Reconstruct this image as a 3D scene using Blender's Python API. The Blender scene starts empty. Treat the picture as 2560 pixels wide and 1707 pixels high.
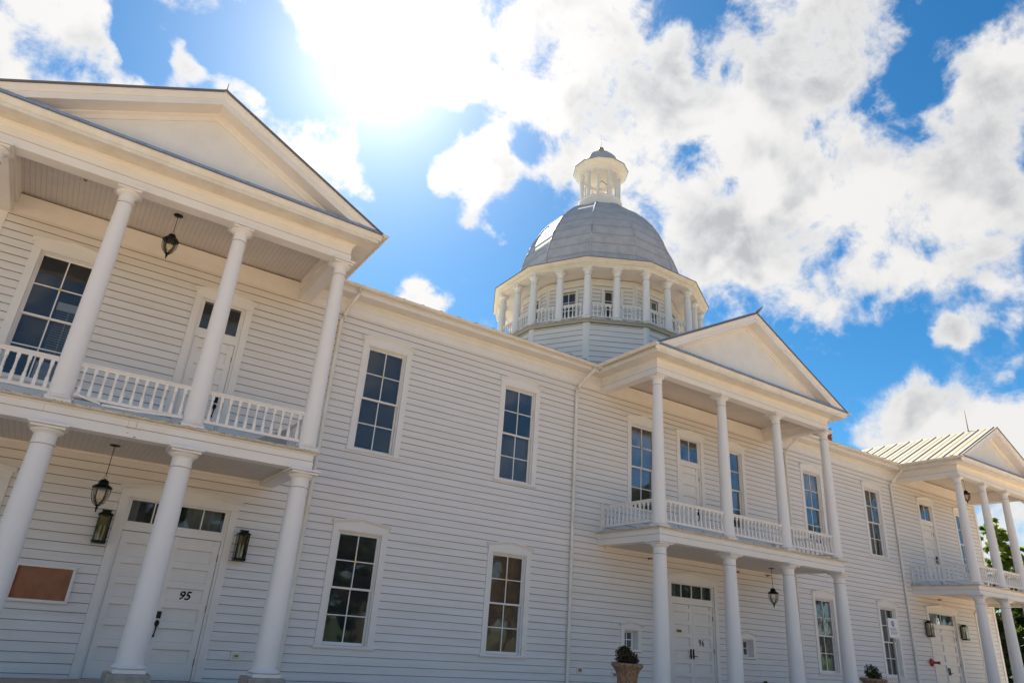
import bpy, bmesh, math, random
from mathutils import Vector, Matrix
random.seed(7)
R = math.radians
SC = bpy.context.scene
COL = SC.collection

# ------------------------------------------------------------------ camera
F_ = Vector((0.48902718, 0.77987198, 0.39070719)); R_ = Vector((0.82930882, -0.55453024, 0.06887009)); U_ = Vector((-0.2703688, -0.29033758, 0.91793508))
cd = bpy.data.cameras.new("camera"); cam = bpy.data.objects.new("camera", cd); COL.objects.link(cam)
cam.matrix_world = Matrix(((R_.x, U_.x, -F_.x, 0), (R_.y, U_.y, -F_.y, -14.147), (R_.z, U_.z, -F_.z, 1.163), (0, 0, 0, 1)))
cd.sensor_width = 36.0; cd.lens = 36.0 * 1710.74 / 2560.0; cd.clip_start = 0.1; cd.clip_end = 6000
SC.camera = cam

# ------------------------------------------------------------------ sun, sky, exposure
SUN_EL, SUN_AZ = 43.7, 16.1          # azimuth from +Y towards +X
sd = Vector((math.sin(R(SUN_AZ)) * math.cos(R(SUN_EL)), math.cos(R(SUN_AZ)) * math.cos(R(SUN_EL)), math.sin(R(SUN_EL))))
sl = bpy.data.lights.new("sun", 'SUN'); sl.energy = 5.0; sl.angle = R(0.5); sl.color = (1.0, 0.92, 0.80)
so = bpy.data.objects.new("sun", sl); COL.objects.link(so); so.location = (0, 0, 60)
so.rotation_euler = (-sd).to_track_quat('-Z', 'Y').to_euler()
SC.view_settings.view_transform = 'Standard'; SC.view_settings.look = 'None'
SC.view_settings.gamma = 1.0; SC.view_settings.use_curve_mapping = False
SC.view_settings.exposure = 1.56
SC.render.film_transparent = False

W = bpy.data.worlds.new("World"); SC.world = W; W.use_nodes = True
nt = W.node_tree; nt.nodes.clear(); N = nt.nodes.new; L = nt.links.new
CLOUDS = [(-14.7,34.9,4.42,1),(-11,36.4,3.22,0.9),(-11.2,33.5,2.73,0.8),(-7.9,35.1,2.35,0.7),(-5.7,34.6,1.9,0.6),(-3.2,35.1,1.12,0.5),(-10.4,37.9,1.74,0.5),
(-8.7,38.8,1.53,0.4),(-4.5,41.7,1.6,0.5),(-1.1,42.6,1.66,0.6),(1.7,44.5,1.12,0.4),(-1.5,38.6,0.96,0.75),(-1.4,37.2,0.85,0.6),(-0.1,37.3,0.64,0.6),
(-3.6,39.5,0.55,0.5),(3.8,37.3,1.27,1.1),(2.1,37.5,0.74,0.9),(5.6,37.3,0.92,0.9),(8.9,36.5,1.34,0.6),(11.4,35.4,2.02,0.75),(14.5,34.4,2.28,0.8),
(16.8,33.5,1.53,0.6),(12.5,37.4,0.98,0.2),(6.8,45.8,1.31,0.4),(12.5,45.1,2.9,0.8),(17.8,44.3,4.28,1),(5.8,40.5,2.71,-0.8),(9.1,39.2,1.88,-0.5),
(3.3,40.6,1.76,-0.5),(19.1,34.6,3.09,-0.5),(21,38,1.69,-0.4),(-1.8,40.6,1.67,-0.4),(2.4,34.5,1.81,-0.4),(-5,37.7,1.62,-0.9),(-6.2,39.7,1.58,-0.9),
(-3.4,37.2,0.83,-0.4),(0.4,39.9,1.43,-0.4),(23.3,47.1,5.97,1),(21.6,44,2.58,0.6),(33.1,47.8,5.36,1),(16.6,41.9,1.93,0.5),(29.9,45.5,2.91,0.7),
(19.8,37.5,3.05,-1),(31.5,40.5,1.53,-0.5),(23,39.6,1.52,-0.6),(26.8,40.9,1.35,-0.6),(37.2,44.2,3.59,0.9),(41.5,41.6,3.65,0.9),(44.2,45.9,4.72,1),
(46.2,36.1,3.05,0.8),(48.4,38.9,4.93,1),(48.9,31.1,2.39,0.7),(51,34.4,4.31,1),(51.9,29.5,2.85,0.8),(54.4,28.6,2.97,0.8),(56.7,33,4.78,1),
(57.8,27.5,2.88,0.75),(59.3,25.7,2.2,0.65),(61.1,24.4,1.39,0.5),(55.2,26.1,1.31,0.3),(56,43.7,6,1),(59.2,37.8,5.18,1),(64.2,44.6,4.13,0.9),
(64.2,31.7,4.13,1),(67.3,29.2,3.13,0.8),(69.2,32.5,3.3,0.9),(72.5,31.5,2.62,0.7),(70.8,29,1.62,0.4),(73.7,29.4,1.54,0.4),(72.8,36.2,2.32,0.7),
(75.4,38.2,1.96,0.7),(74.4,40.9,1.73,0.6),(72,40.3,1.54,0.4),(75.9,34,2.21,0.6),(49.5,48.4,2.09,-1),(48,47.7,0.91,-0.4),(68.4,40.6,1.89,-0.7),
(66.8,38.3,1.81,-0.65),(68.6,38.4,1.36,-0.4),(66.1,36.3,1.28,-0.4),(70.1,43,0.78,-0.4),(75.5,42.5,1.32,-0.6),(73.2,43.3,1.49,-0.5),(42,31.4,1.06,-0.3),
(27.7,38.1,1.55,1.6),(31.7,38.8,1.38,-0.6),(26.6,39.7,0.85,-0.5),(29.2,36.9,1.32,1.2),(25.5,37.9,1.03,0.8),(23.2,35.9,1.56,1),(24.2,35,1.05,0.7),
(33.6,37.5,1.11,1),(35.8,37.3,0.97,1),(37.1,38.3,0.86,0.9),(33,36.8,0.7,0.7),(30.4,31.6,0.79,1),(29.4,31.7,0.54,0.7),(27.1,32.9,0.89,0.8),
(26.9,34.3,0.7,0.7),(22.7,26.1,0.93,0.8),(24.2,25.5,0.94,0.8),(25.3,24.9,0.9,0.7),(30.3,31,2.15,-0.3),(70.9,24.3,0.94,0.9),(71.6,23.3,1.06,0.9),
(70.6,25.3,0.49,0.6),(72,22,0.91,0.8),(69.2,22.4,0.77,1),(68.1,22.1,0.78,1),(67.3,21.2,0.68,1),(67,22.1,0.43,0.6),(70.5,18.5,0.58,0.45),
(71.3,19.5,0.47,0.35),(62,15.3,1.49,0.7),(63.5,15.6,1.46,0.7),(65,16.1,1.72,0.8),(67,16.4,1.67,0.85),(67.9,15.4,1.91,0.8),(69.3,14.7,1.59,0.7),
(70.8,16,1.04,0.5),(63.9,14.5,1.73,0.7),(70.3,13.4,1.55,0.7),(60.8,16.2,0.42,0.4),(68.1,9.6,1.56,0.8),(68.7,7.6,1.52,0.6),(50.8,25.4,0.48,0.2),
(50.2,26.8,0.85,0.25)]

def vdir(az, el):
    return (math.sin(R(az)) * math.cos(R(el)), math.cos(R(az)) * math.cos(R(el)), math.sin(R(el)))
def mth(op, a, b=None, c=None, clamp=False):
    n = N('ShaderNodeMath'); n.operation = op; n.use_clamp = clamp
    for i, v in enumerate((a, b, c)):
        if v is None: continue
        if isinstance(v, (int, float)): n.inputs[i].default_value = v
        else: L(v, n.inputs[i])
    return n.outputs[0]
def noise(vec, scale, detail, rough, off=(0, 0, 0), dist=0.0, lac=2.1):
    n = N('ShaderNodeTexNoise'); n.inputs['Scale'].default_value = scale; n.inputs['Detail'].default_value = detail
    n.inputs['Roughness'].default_value = rough; n.inputs['Distortion'].default_value = dist; n.inputs['Lacunarity'].default_value = lac
    m = N('ShaderNodeVectorMath'); m.operation = 'ADD'; L(vec, m.inputs[0]); m.inputs[1].default_value = off
    L(m.outputs[0], n.inputs['Vector']); return n.outputs['Fac']
def dotc(vec, d):
    n = N('ShaderNodeVectorMath'); n.operation = 'DOT_PRODUCT'; L(vec, n.inputs[0]); n.inputs[1].default_value = d
    return n.outputs['Value']
tc = N('ShaderNodeTexCoord'); D0 = tc.outputs['Generated']
# warp the direction a little so that cloud edges are ragged
wn = N('ShaderNodeTexNoise'); wn.inputs['Scale'].default_value = 9; wn.inputs['Detail'].default_value = 5; wn.inputs['Roughness'].default_value = .6
L(D0, wn.inputs['Vector'])
ws = N('ShaderNodeVectorMath'); ws.operation = 'SUBTRACT'; L(wn.outputs['Color'], ws.inputs[0]); ws.inputs[1].default_value = (.5, .5, .5)
wm = N('ShaderNodeVectorMath'); wm.operation = 'MULTIPLY_ADD'; L(ws.outputs[0], wm.inputs[0]); wm.inputs[1].default_value = (.075, .075, .075); L(D0, wm.inputs[2])
wz = N('ShaderNodeVectorMath'); wz.operation = 'NORMALIZE'; L(wm.outputs[0], wz.inputs[0]); DW = wz.outputs[0]
acc = None
for az, el, r, a in CLOUDS:
    k = 2 * 0.693 / R(r) ** 2
    e = mth('EXPONENT', mth('MULTIPLY_ADD', dotc(DW, vdir(az, el)), k, -k))
    acc = mth('MULTIPLY_ADD', e, a, acc if acc is not None else 0.0)
acc = mth('MAXIMUM', acc, -.12)
namp = mth('MULTIPLY_ADD', mth('MULTIPLY', acc, 2.0, clamp=True), 2.2, 1.5)
acc = mth('MULTIPLY', mth('SUBTRACT', 1.0, mth('EXPONENT', mth('MULTIPLY', acc, -1.15))), 1.12)
fbm = noise(D0, 11, 9, .58, (3.1, 1.7, 0.4), .25)
fine = noise(D0, 30, 7, .62, (1.3, 5.2, 2.2), .15)
VIEW = dotc(D0, (0.489, 0.780, 0.391))
away = mth('MULTIPLY', mth('SUBTRACT', 0.72, VIEW, clamp=True), 1.6, clamp=True)     # the rest of the sky: scattered cloud
dens = mth('MULTIPLY_ADD', mth('SUBTRACT', fbm, .5), namp, acc)
dens = mth('ADD', dens, mth('MULTIPLY', mth('SUBTRACT', fine, .5), .9))
dens = mth('MULTIPLY_ADD', away, .36, dens)
cov = N('ShaderNodeMapRange'); cov.interpolation_type = 'SMOOTHSTEP'; L(dens, cov.inputs['Value'])
cov.inputs['From Min'].default_value = .17; cov.inputs['From Max'].default_value = .95
sky = N('ShaderNodeTexSky'); sky.sky_type = 'NISHITA'; sky.sun_disc = False
sky.sun_elevation = R(SUN_EL); sky.sun_rotation = R(SUN_AZ); sky.air_density = 1.0; sky.dust_density = 0.35; sky.ozone_density = 2.0; sky.altitude = 50
hs = N('ShaderNodeHueSaturation'); hs.inputs['Saturation'].default_value = 1.32; hs.inputs['Value'].default_value = 1.0; hs.inputs['Hue'].default_value = .485
L(sky.outputs[0], hs.inputs['Color'])
hv = N('ShaderNodeVectorMath'); hv.operation = 'MULTIPLY'; L(hs.outputs[0], hv.inputs[0]); hv.inputs[1].default_value = (.50, .74, .90)
# cloud light: bright and thin near the sun, greyer where thick
sdot = dotc(D0, tuple(sd))
g1 = mth('EXPONENT', mth('MULTIPLY_ADD', sdot, 260, -260))
gb = mth('EXPONENT', mth('MULTIPLY_ADD', sdot, 70, -70))
g2 = mth('EXPONENT', mth('MULTIPLY_ADD', sdot, 9, -9))
g3 = mth('EXPONENT', mth('MULTIPLY_ADD', sdot, 700, -700))
shade = noise(D0, 6.5, 4, .5, (2.7, 6.1, 1.4), .3)
thick = N('ShaderNodeMapRange'); L(dens, thick.inputs['Value']); thick.inputs['From Min'].default_value = .55; thick.inputs['From Max'].default_value = 1.6
sh = N('ShaderNodeMapRange'); sh.interpolation_type = 'SMOOTHSTEP'; L(shade, sh.inputs['Value']); sh.inputs['From Min'].default_value = .44; sh.inputs['From Max'].default_value = .60
grey = mth('MULTIPLY', mth('MULTIPLY', thick.outputs[0], sh.outputs[0]), 1.0)
lum = mth('SUBTRACT', 6.0, mth('MULTIPLY', grey, 2.3))
lum = mth('ADD', lum, mth('MULTIPLY', g2, .9))
lum = mth('ADD', lum, mth('MULTIPLY', g1, 4))
cc = N('ShaderNodeMix'); cc.data_type = 'RGBA'; L(grey, cc.inputs[0]); cc.inputs[6].default_value = (1.0, .985, .965, 1); cc.inputs[7].default_value = (.93, .955, 1.0, 1)
cl = N('ShaderNodeVectorMath'); cl.operation = 'SCALE'; L(cc.outputs[2], cl.inputs[0]); L(lum, cl.inputs['Scale'])
# glare of the thinly veiled sun
glc = N('ShaderNodeVectorMath'); glc.operation = 'SCALE'; glc.inputs[0].default_value = (1.12, .93, .87)
L(mth('ADD', mth('ADD', mth('MULTIPLY', g1, 2.6), mth('MULTIPLY', g3, 5)), mth('MULTIPLY', gb, 2.6)), glc.inputs['Scale'])
mx = N('ShaderNodeMix'); mx.data_type = 'RGBA'; L(cov.outputs[0], mx.inputs[0]); L(hv.outputs[0], mx.inputs[6]); L(cl.outputs[0], mx.inputs[7])
ad = N('ShaderNodeVectorMath'); ad.operation = 'ADD'; L(mx.outputs[2], ad.inputs[0]); L(glc.outputs[0], ad.inputs[1])
bg = N('ShaderNodeBackground'); bg.inputs['Strength'].default_value = 0.05; L(ad.outputs[0], bg.inputs['Color'])
wo = N('ShaderNodeOutputWorld'); L(bg.outputs[0], wo.inputs['Surface'])
W.cycles.sampling_method = 'MANUAL'; W.cycles.sample_map_resolution = 1024

# ------------------------------------------------------------------ materials
def mat(name, col, rough=.5, metal=0.0, var=0.06, vscale=3.0, bump=0.0, bscale=40.0, spec=.5, stretch=(1, 1, 1), col2=None, lo=.4, hi=.65):
    m = bpy.data.materials.new(name); m.use_nodes = True; t = m.node_tree; b = t.nodes['Principled BSDF']
    b.inputs['Roughness'].default_value = rough; b.inputs['Metallic'].default_value = metal; b.inputs['Specular IOR Level'].default_value = spec
    tcn = t.nodes.new('ShaderNodeTexCoord'); mp = t.nodes.new('ShaderNodeMapping'); mp.inputs['Scale'].default_value = stretch
    t.links.new(tcn.outputs['Object'], mp.inputs[0])
    n = t.nodes.new('ShaderNodeTexNoise'); n.inputs['Scale'].default_value = vscale; n.inputs['Detail'].default_value = 6; n.inputs['Roughness'].default_value = .6
    t.links.new(mp.outputs[0], n.inputs['Vector'])
    mr = t.nodes.new('ShaderNodeMapRange'); mr.inputs['From Min'].default_value = lo; mr.inputs['From Max'].default_value = hi
    t.links.new(n.outputs['Fac'], mr.inputs['Value'])
    x = t.nodes.new('ShaderNodeMix'); x.data_type = 'RGBA'; t.links.new(mr.outputs[0], x.inputs[0])
    c2 = col2 or tuple(max(0, c * (1 - var)) for c in col)
    x.inputs[6].default_value = (*col, 1); x.inputs[7].default_value = (*c2, 1); t.links.new(x.outputs[2], b.inputs['Base Color'])
    if bump:
        n2 = t.nodes.new('ShaderNodeTexNoise'); n2.inputs['Scale'].default_value = bscale; n2.inputs['Detail'].default_value = 4
        t.links.new(mp.outputs[0], n2.inputs['Vector'])
        bp = t.nodes.new('ShaderNodeBump'); bp.inputs['Strength'].default_value = bump; bp.inputs['Distance'].default_value = .01
        t.links.new(n2.outputs['Fac'], bp.inputs['Height']); t.links.new(bp.outputs[0], b.inputs['Normal'])
    return m
M = {}
M['siding'] = mat('siding_paint', (.805, .775, .78), .42, var=.0, vscale=1.3, bump=.12, bscale=14, stretch=(.5, 1, 7), col2=(.74, .685, .65), lo=.38, hi=.72)
M['paint'] = mat('trim_paint', (.82, .79, .785), .38, vscale=2.2, bump=.06, bscale=25, col2=(.77, .73, .70), lo=.42, hi=.75)
M['column'] = mat('column_paint', (.83, .805, .815), .36, vscale=1.6, bump=.05, bscale=20, stretch=(1, 1, .35), col2=(.785, .755, .75), lo=.45, hi=.8)
M['under'] = mat('edge_grime_and_shade', (.40, .32, .24), .8, vscale=5, col2=(.52, .44, .35))  # brown edge dirt; also paints in the shade line under boards and trim
M['sheath'] = mat('board_gap', (.17, .12, .085), .9)
M['ledge'] = mat('weathered_ledge', (.62, .56, .46), .6, vscale=9, bump=.2, bscale=60, col2=(.46, .40, .31), lo=.4, hi=.62)
M['peel'] = mat('peeling_edge', (.25, .22, .19), .8, vscale=18, bump=.4, bscale=60, col2=(.70, .68, .64), lo=.44, hi=.50)
M['floorp'] = mat('porch_deck_paint', (.42, .46, .50), .5, vscale=4, col2=(.36, .38, .40))
M['gutter'] = mat('gutter_paint', (.80, .77, .73), .3, vscale=3, col2=(.72, .67, .60))
M['roofm'] = mat('cream_metal_roof', (.42, .355, .25), .45, metal=.0, vscale=2, bump=.04, bscale=6, col2=(.37, .31, .215))
M['seam'] = mat('roof_seam', (.40, .36, .24), .5, metal=.0)
M['flash'] = mat('lead_flashing', (.40, .45, .55), .42, metal=.55, vscale=5, bump=.2, bscale=15, col2=(.30, .34, .43))
M['drip'] = mat('dark_drip_edge', (.20, .19, .20), .5, metal=.3)
M['dome'] = mat('dome_metal', (.54, .51, .53), .62, metal=.0, vscale=2.6, bump=.12, bscale=7, col2=(.43, .41, .43), lo=.4, hi=.66)
M['domeseam'] = mat('dome_seam', (.38, .36, .38), .7, metal=.0, vscale=9)
M['black'] = mat('black_iron', (.012, .011, .012), .38, metal=.6, bump=.1)
M['gold'] = mat('gilded_ball', (.62, .40, .12), .35, metal=.8)
M['brass'] = mat('brass_latch', (.75, .52, .15), .35, metal=.8)
M['steel'] = mat('sprinkler_metal', (.20, .19, .18), .4, metal=.7)
M['conc'] = mat('concrete', (.42, .39, .35), .85, vscale=7, bump=.35, bscale=40, col2=(.30, .275, .245), lo=.38, hi=.66)
M['walk'] = mat('porch_slab', (.50, .42, .33), .8, vscale=3, bump=.2, bscale=30, col2=(.40, .33, .26))
M['urn'] = mat('urn_stone', (.33, .225, .155), .85, vscale=16, bump=.7, bscale=45, col2=(.19, .115, .07), lo=.36, hi=.62)
M['soil'] = mat('soil', (.05, .035, .025), .95)
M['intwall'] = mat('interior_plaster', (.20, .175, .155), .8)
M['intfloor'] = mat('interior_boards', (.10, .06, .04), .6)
M['board'] = mat('brown_panelling', (.40, .19, .08), .6, vscale=2.0, stretch=(14, 1, 1), col2=(.30, .14, .06))
M['shade'] = mat('grey_window_screen', (.07, .07, .085), .85, vscale=3, col2=(.05, .05, .065))
M['blind'] = mat('white_blind', (.74, .74, .72), .5)
M['curtain'] = mat('pale_curtain', (.42, .40, .38), .9, vscale=3, stretch=(9, 9, .4), col2=(.30, .285, .27))
M['cork'] = mat('orange_cork', (.42, .135, .055), .75, vscale=5, bump=.1, col2=(.33, .10, .04))
M['red'] = mat('red_alarm_bell', (.42, .015, .02), .35)
M['cream'] = mat('cream_plastic', (.72, .66, .48), .4)
M['greyp'] = mat('grey_cover', (.45, .44, .42), .5)
M['orange'] = mat('copper_valve', (.60, .30, .10), .45, metal=.4)
M['bronze'] = mat('bronze_plate', (.22, .14, .05), .4, metal=.7)
M['signw'] = mat('sign_white', (.72, .74, .78), .4)
M['signb'] = mat('sign_blue', (.06, .09, .30), .4)
M['post'] = mat('galvanised_post', (.36, .36, .36), .45, metal=.5)
M['bark'] = mat('tree_bark', (.10, .075, .055), .95, vscale=8, bump=.6, bscale=12)
M['rust'] = mat('rust_stain', (.52, .34, .13), .8, vscale=30, stretch=(1, 1, .15), col2=(.66, .52, .32), lo=.42, hi=.58)
M['ground'] = mat('street_paving', (.70, .50, .31), .9, vscale=.6, bump=.2, bscale=20, col2=(.62, .445, .275))
M['grass'] = mat('lawn', (.07, .11, .03), .9, vscale=1.5, bump=.5, bscale=60, col2=(.045, .075, .02))

def beadboard(name, col, pitch, axis='X', depth=.5, dark=.78):
    m = mat(name, col, .45, vscale=2.5, col2=tuple(c * .92 for c in col), lo=.4, hi=.7); t = m.node_tree; b = t.nodes['Principled BSDF']
    tcn = t.nodes.new('ShaderNodeTexCoord'); sp = t.nodes.new('ShaderNodeSeparateXYZ'); t.links.new(tcn.outputs['Object'], sp.inputs[0])
    d = t.nodes.new('ShaderNodeMath'); d.operation = 'DIVIDE'; t.links.new(sp.outputs[axis], d.inputs[0]); d.inputs[1].default_value = pitch
    f = t.nodes.new('ShaderNodeMath'); f.operation = 'FRACT'; t.links.new(d.outputs[0], f.inputs[0])
    s = t.nodes.new('ShaderNodeMath'); s.operation = 'SUBTRACT'; t.links.new(f.outputs[0], s.inputs[0]); s.inputs[1].default_value = .5
    a = t.nodes.new('ShaderNodeMath'); a.operation = 'ABSOLUTE'; t.links.new(s.outputs[0], a.inputs[0])
    mr = t.nodes.new('ShaderNodeMapRange'); mr.inputs['From Min'].default_value = .42; mr.inputs['From Max'].default_value = .47; mr.inputs['To Min'].default_value = 1; mr.inputs['To Max'].default_value = 0
    t.links.new(a.outputs[0], mr.inputs['Value'])
    bp = t.nodes.new('ShaderNodeBump'); bp.inputs['Strength'].default_value = depth; bp.inputs['Distance'].default_value = .006
    t.links.new(mr.outputs[0], bp.inputs['Height']); t.links.new(bp.outputs[0], b.inputs['Normal'])
    old = b.inputs['Base Color'].links[0].from_socket     # the groove is darker than the board
    x = t.nodes.new('ShaderNodeMix'); x.data_type = 'RGBA'; t.links.new(mr.outputs[0], x.inputs[0])
    x.inputs[6].default_value = (*[c * dark for c in col], 1); t.links.new(old, x.inputs[7]); t.links.new(x.outputs[2], b.inputs['Base Color'])
    return m
M['ceil'] = beadboard('beadboard_ceiling', (.64, .60, .575), .085, 'X', .5, .74)
M['tymp'] = beadboard('pediment_boarding', (.80, .785, .785), .09, 'X', .15, .97)

def glass_mat(name, tint, f0=.09, rough=.02, haze=0.0):
    m = bpy.data.materials.new(name); m.use_nodes = True; t = m.node_tree; t.nodes.clear(); n = t.nodes.new; l = t.links.new
    o = n('ShaderNodeOutputMaterial'); tr = n('ShaderNodeBsdfTransparent'); tr.inputs[0].default_value = (*tint, 1)
    g = n('ShaderNodeBsdfGlossy'); g.inputs['Roughness'].default_value = rough; g.inputs['Color'].default_value = (.95, .97, 1, 1)
    tcn = n('ShaderNodeTexCoord'); nz = n('ShaderNodeTexNoise'); nz.inputs['Scale'].default_value = 1.6; nz.inputs['Detail'].default_value = 2; l(tcn.outputs['Object'], nz.inputs['Vector'])
    bp = n('ShaderNodeBump'); bp.inputs['Strength'].default_value = .25; bp.inputs['Distance'].default_value = .012; l(nz.outputs['Fac'], bp.inputs['Height']); l(bp.outputs[0], g.inputs['Normal'])
    fr = n('ShaderNodeFresnel'); fr.inputs['IOR'].default_value = 1.55
    mu = n('ShaderNodeMath'); mu.operation = 'MULTIPLY'; mu.inputs[1].default_value = f0 * 9; mu.use_clamp = True; l(fr.outputs[0], mu.inputs[0])
    mi = n('ShaderNodeMixShader'); l(mu.outputs[0], mi.inputs[0]); l(tr.outputs[0], mi.inputs[1]); l(g.outputs[0], mi.inputs[2])
    out = mi.outputs[0]
    if haze:
        df = n('ShaderNodeBsdfDiffuse'); df.inputs[0].default_value = (.5, .5, .5, 1); m2 = n('ShaderNodeMixShader'); m2.inputs[0].default_value = haze
        l(out, m2.inputs[1]); l(df.outputs[0], m2.inputs[2]); out = m2.outputs[0]
    l(out, o.inputs['Surface']); return m
M['glass'] = glass_mat('window_glass', (.80, .82, .84), haze=.035)
M['lampglass'] = glass_mat('lamp_glass', (.93, .90, .84))
M['noticeglass'] = glass_mat('notice_glass', (.95, .95, .95), f0=.02)

def leaf_mat(name, c1, c2, trans=.35):
    m = bpy.data.materials.new(name); m.use_nodes = True; t = m.node_tree; t.nodes.clear(); n = t.nodes.new; l = t.links.new
    o = n('ShaderNodeOutputMaterial'); tcn = n('ShaderNodeTexCoord'); nz = n('ShaderNodeTexNoise'); nz.inputs['Scale'].default_value = 1.2; nz.inputs['Detail'].default_value = 5
    l(tcn.outputs['Object'], nz.inputs['Vector']); mr = n('ShaderNodeMapRange'); mr.inputs['From Min'].default_value = .38; mr.inputs['From Max'].default_value = .62; l(nz.outputs['Fac'], mr.inputs['Value'])
    x = n('ShaderNodeMix'); x.data_type = 'RGBA'; x.inputs[6].default_value = (*c1, 1); x.inputs[7].default_value = (*c2, 1); l(mr.outputs[0], x.inputs[0])
    p = n('ShaderNodeBsdfPrincipled'); p.inputs['Roughness'].default_value = .55; l(x.outputs[2], p.inputs['Base Color'])
    tl = n('ShaderNodeBsdfTranslucent'); l(x.outputs[2], tl.inputs[0]); mi = n('ShaderNodeMixShader'); mi.inputs[0].default_value = trans
    l(p.outputs[0], mi.inputs[1]); l(tl.outputs[0], mi.inputs[2]); l(mi.outputs[0], o.inputs['Surface']); return m
M['leafa'] = leaf_mat('bright_leaves', (.24, .30, .03), (.10, .17, .025), .55)
M['leafb'] = leaf_mat('dark_leaves', (.05, .085, .018), (.022, .042, .010), .35)
M['leafc'] = leaf_mat('bronze_green_leaves', (.060, .050, .012), (.045, .022, .012), .25)

# ------------------------------------------------------------------ mesh helpers
class MB:
    def __init__(s): s.v = []; s.f = []; s.mi = []; s.sm = []; s.T = None
    def P(s, p):
        p = Vector(p)
        if s.T is not None: p = s.T @ p
        s.v.append(tuple(p)); return len(s.v) - 1
    def face(s, pts, mi=0, sm=False):
        s.f.append([s.P(p) for p in pts]); s.mi.append(mi); s.sm.append(sm)
    def box(s, x0, x1, y0, y1, z0, z1, mi=0):
        if x0 > x1: x0, x1 = x1, x0
        if y0 > y1: y0, y1 = y1, y0
        if z0 > z1: z0, z1 = z1, z0
        c = [s.P(p) for p in ((x0, y0, z0), (x1, y0, z0), (x1, y1, z0), (x0, y1, z0), (x0, y0, z1), (x1, y0, z1), (x1, y1, z1), (x0, y1, z1))]
        for q in ((0, 3, 2, 1), (4, 5, 6, 7), (0, 1, 5, 4), (1, 2, 6, 5), (2, 3, 7, 6), (3, 0, 4, 7)):
            s.f.append([c[i] for i in q]); s.mi.append(mi); s.sm.append(False)
    def rings(s, rings, mi=0, sm=False, closed=True, caps=True):
        ids = [[s.P(p) for p in r] for r in rings]; n = len(rings[0])
        for a, b in zip(ids[:-1], ids[1:]):
            for i in range(n if closed else n - 1):
                j = (i + 1) % n; s.f.append([a[i], a[j], b[j], b[i]]); s.mi.append(mi); s.sm.append(sm)
        if caps and closed:
            s.f.append(list(reversed(ids[0]))); s.mi.append(mi); s.sm.append(False)
            s.f.append(ids[-1]); s.mi.append(mi); s.sm.append(False)
    def lathe(s, prof, cx=0, cy=0, seg=24, mi=0, sm=True, a0=0.0):
        rr = [[(cx + r * math.cos(a0 + 2 * math.pi * i / seg), cy + r * math.sin(a0 + 2 * math.pi * i / seg), z) for i in range(seg)] for r, z in prof]
        s.rings(rr, mi, sm)
    def tube(s, path, r, seg=10, mi=0, sm=True):
        P = [Vector(p) for p in path]; rr = []
        up = Vector((0, 0, 1))
        for i, p in enumerate(P):
            d = ((P[i] - P[i - 1]).normalized() if i else Vector()) + ((P[i + 1] - P[i]).normalized() if i < len(P) - 1 else Vector())
            d.normalize(); a = d.cross(up if abs(d.z) < .93 else Vector((1, 0, 0))).normalized(); b = a.cross(d).normalized()
            rad = r[i] if isinstance(r, (list, tuple)) else r
            rr.append([tuple(p + a * rad * math.cos(2 * math.pi * k / seg) + b * rad * math.sin(2 * math.pi * k / seg)) for k in range(seg)])
        s.rings(rr, mi, sm)
    def extr_x(s, prof, x0, x1, mi=0):      # closed (y,z) profile along x
        s.rings([[(x0, y, z) for y, z in prof], [(x1, y, z) for y, z in prof]], mi)
    def extr_y(s, prof, y0, y1, mi=0):      # closed (x,z) profile along y
        s.rings([[(x, y0, z) for x, z in prof], [(x, y1, z) for x, z in prof]], mi)
    def build(s, name, mats, parent=None, bevel=0.0, loc=None):
        me = bpy.data.meshes.new(name); me.from_pydata(s.v, [], s.f); me.validate(clean_customdata=False)
        if not isinstance(mats, (list, tuple)): mats = [mats]
        for m in mats: me.materials.append(M[m] if isinstance(m, str) else m)
        if len(me.polygons) == len(s.f):
            me.polygons.foreach_set('material_index', s.mi); me.polygons.foreach_set('use_smooth', s.sm)
        bm = bmesh.new(); bm.from_mesh(me); bmesh.ops.recalc_face_normals(bm, faces=bm.faces); bm.to_mesh(me); bm.free()
        if any(s.sm): me.set_sharp_from_angle(angle=R(42))
        me.update()
        o = bpy.data.objects.new(name, me); COL.objects.link(o)
        if parent: o.parent = parent
        if loc: o.location = loc
        if bevel:
            b = o.modifiers.new('soft_edges', 'BEVEL'); b.width = bevel; b.segments = 2; b.limit_method = 'ANGLE'; b.angle_limit = R(50)
        return o
def thing(name, label, cat, loc=(0, 0, 0), group=None, rz=0):
    o = bpy.data.objects.new(name, None); COL.objects.link(o); o.location = loc; o.rotation_euler = (0, 0, rz)
    o.empty_display_size = .2; return tag(o, label, cat, group)
def tag(o, label, cat, group=None):
    o['label'] = label; o['category'] = cat
    if group: o['group'] = group
    return o
def children(o): return [c for c in bpy.data.objects if c.parent == o]
def copy_tree(o, parent=None, loc=None):
    c = o.copy(); COL.objects.link(c)
    if parent is not None: c.parent = parent
    if loc is not None: c.location = loc
    for ch in KIDS.get(o.name, []):
        d = copy_tree(ch, c); KIDS.setdefault(c.name, []).append(d)
    return c
KIDS = {}
def kid(p, *cs):
    KIDS.setdefault(p.name, []).extend(cs)
# ------------------------------------------------------------------ ground
g = MB(); g.box(-1500, 1500, -1500, 1500, -.75, -.404); o = g.build('ground', 'grass'); o['kind'] = 'structure'
g = MB(); g.box(-60, 90, -17.5, -3.2, -.42, -.40); o = g.build('pavement', 'ground'); o['kind'] = 'structure'
g = MB(); g.box(-60, 90, -30, -17.504, -.43, -.396); o = g.build('road', 'ground'); o['kind'] = 'structure'

hall = thing('white_hall', 'long white clapboard hall with three columned double porches and a grey domed belvedere', 'building')

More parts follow.
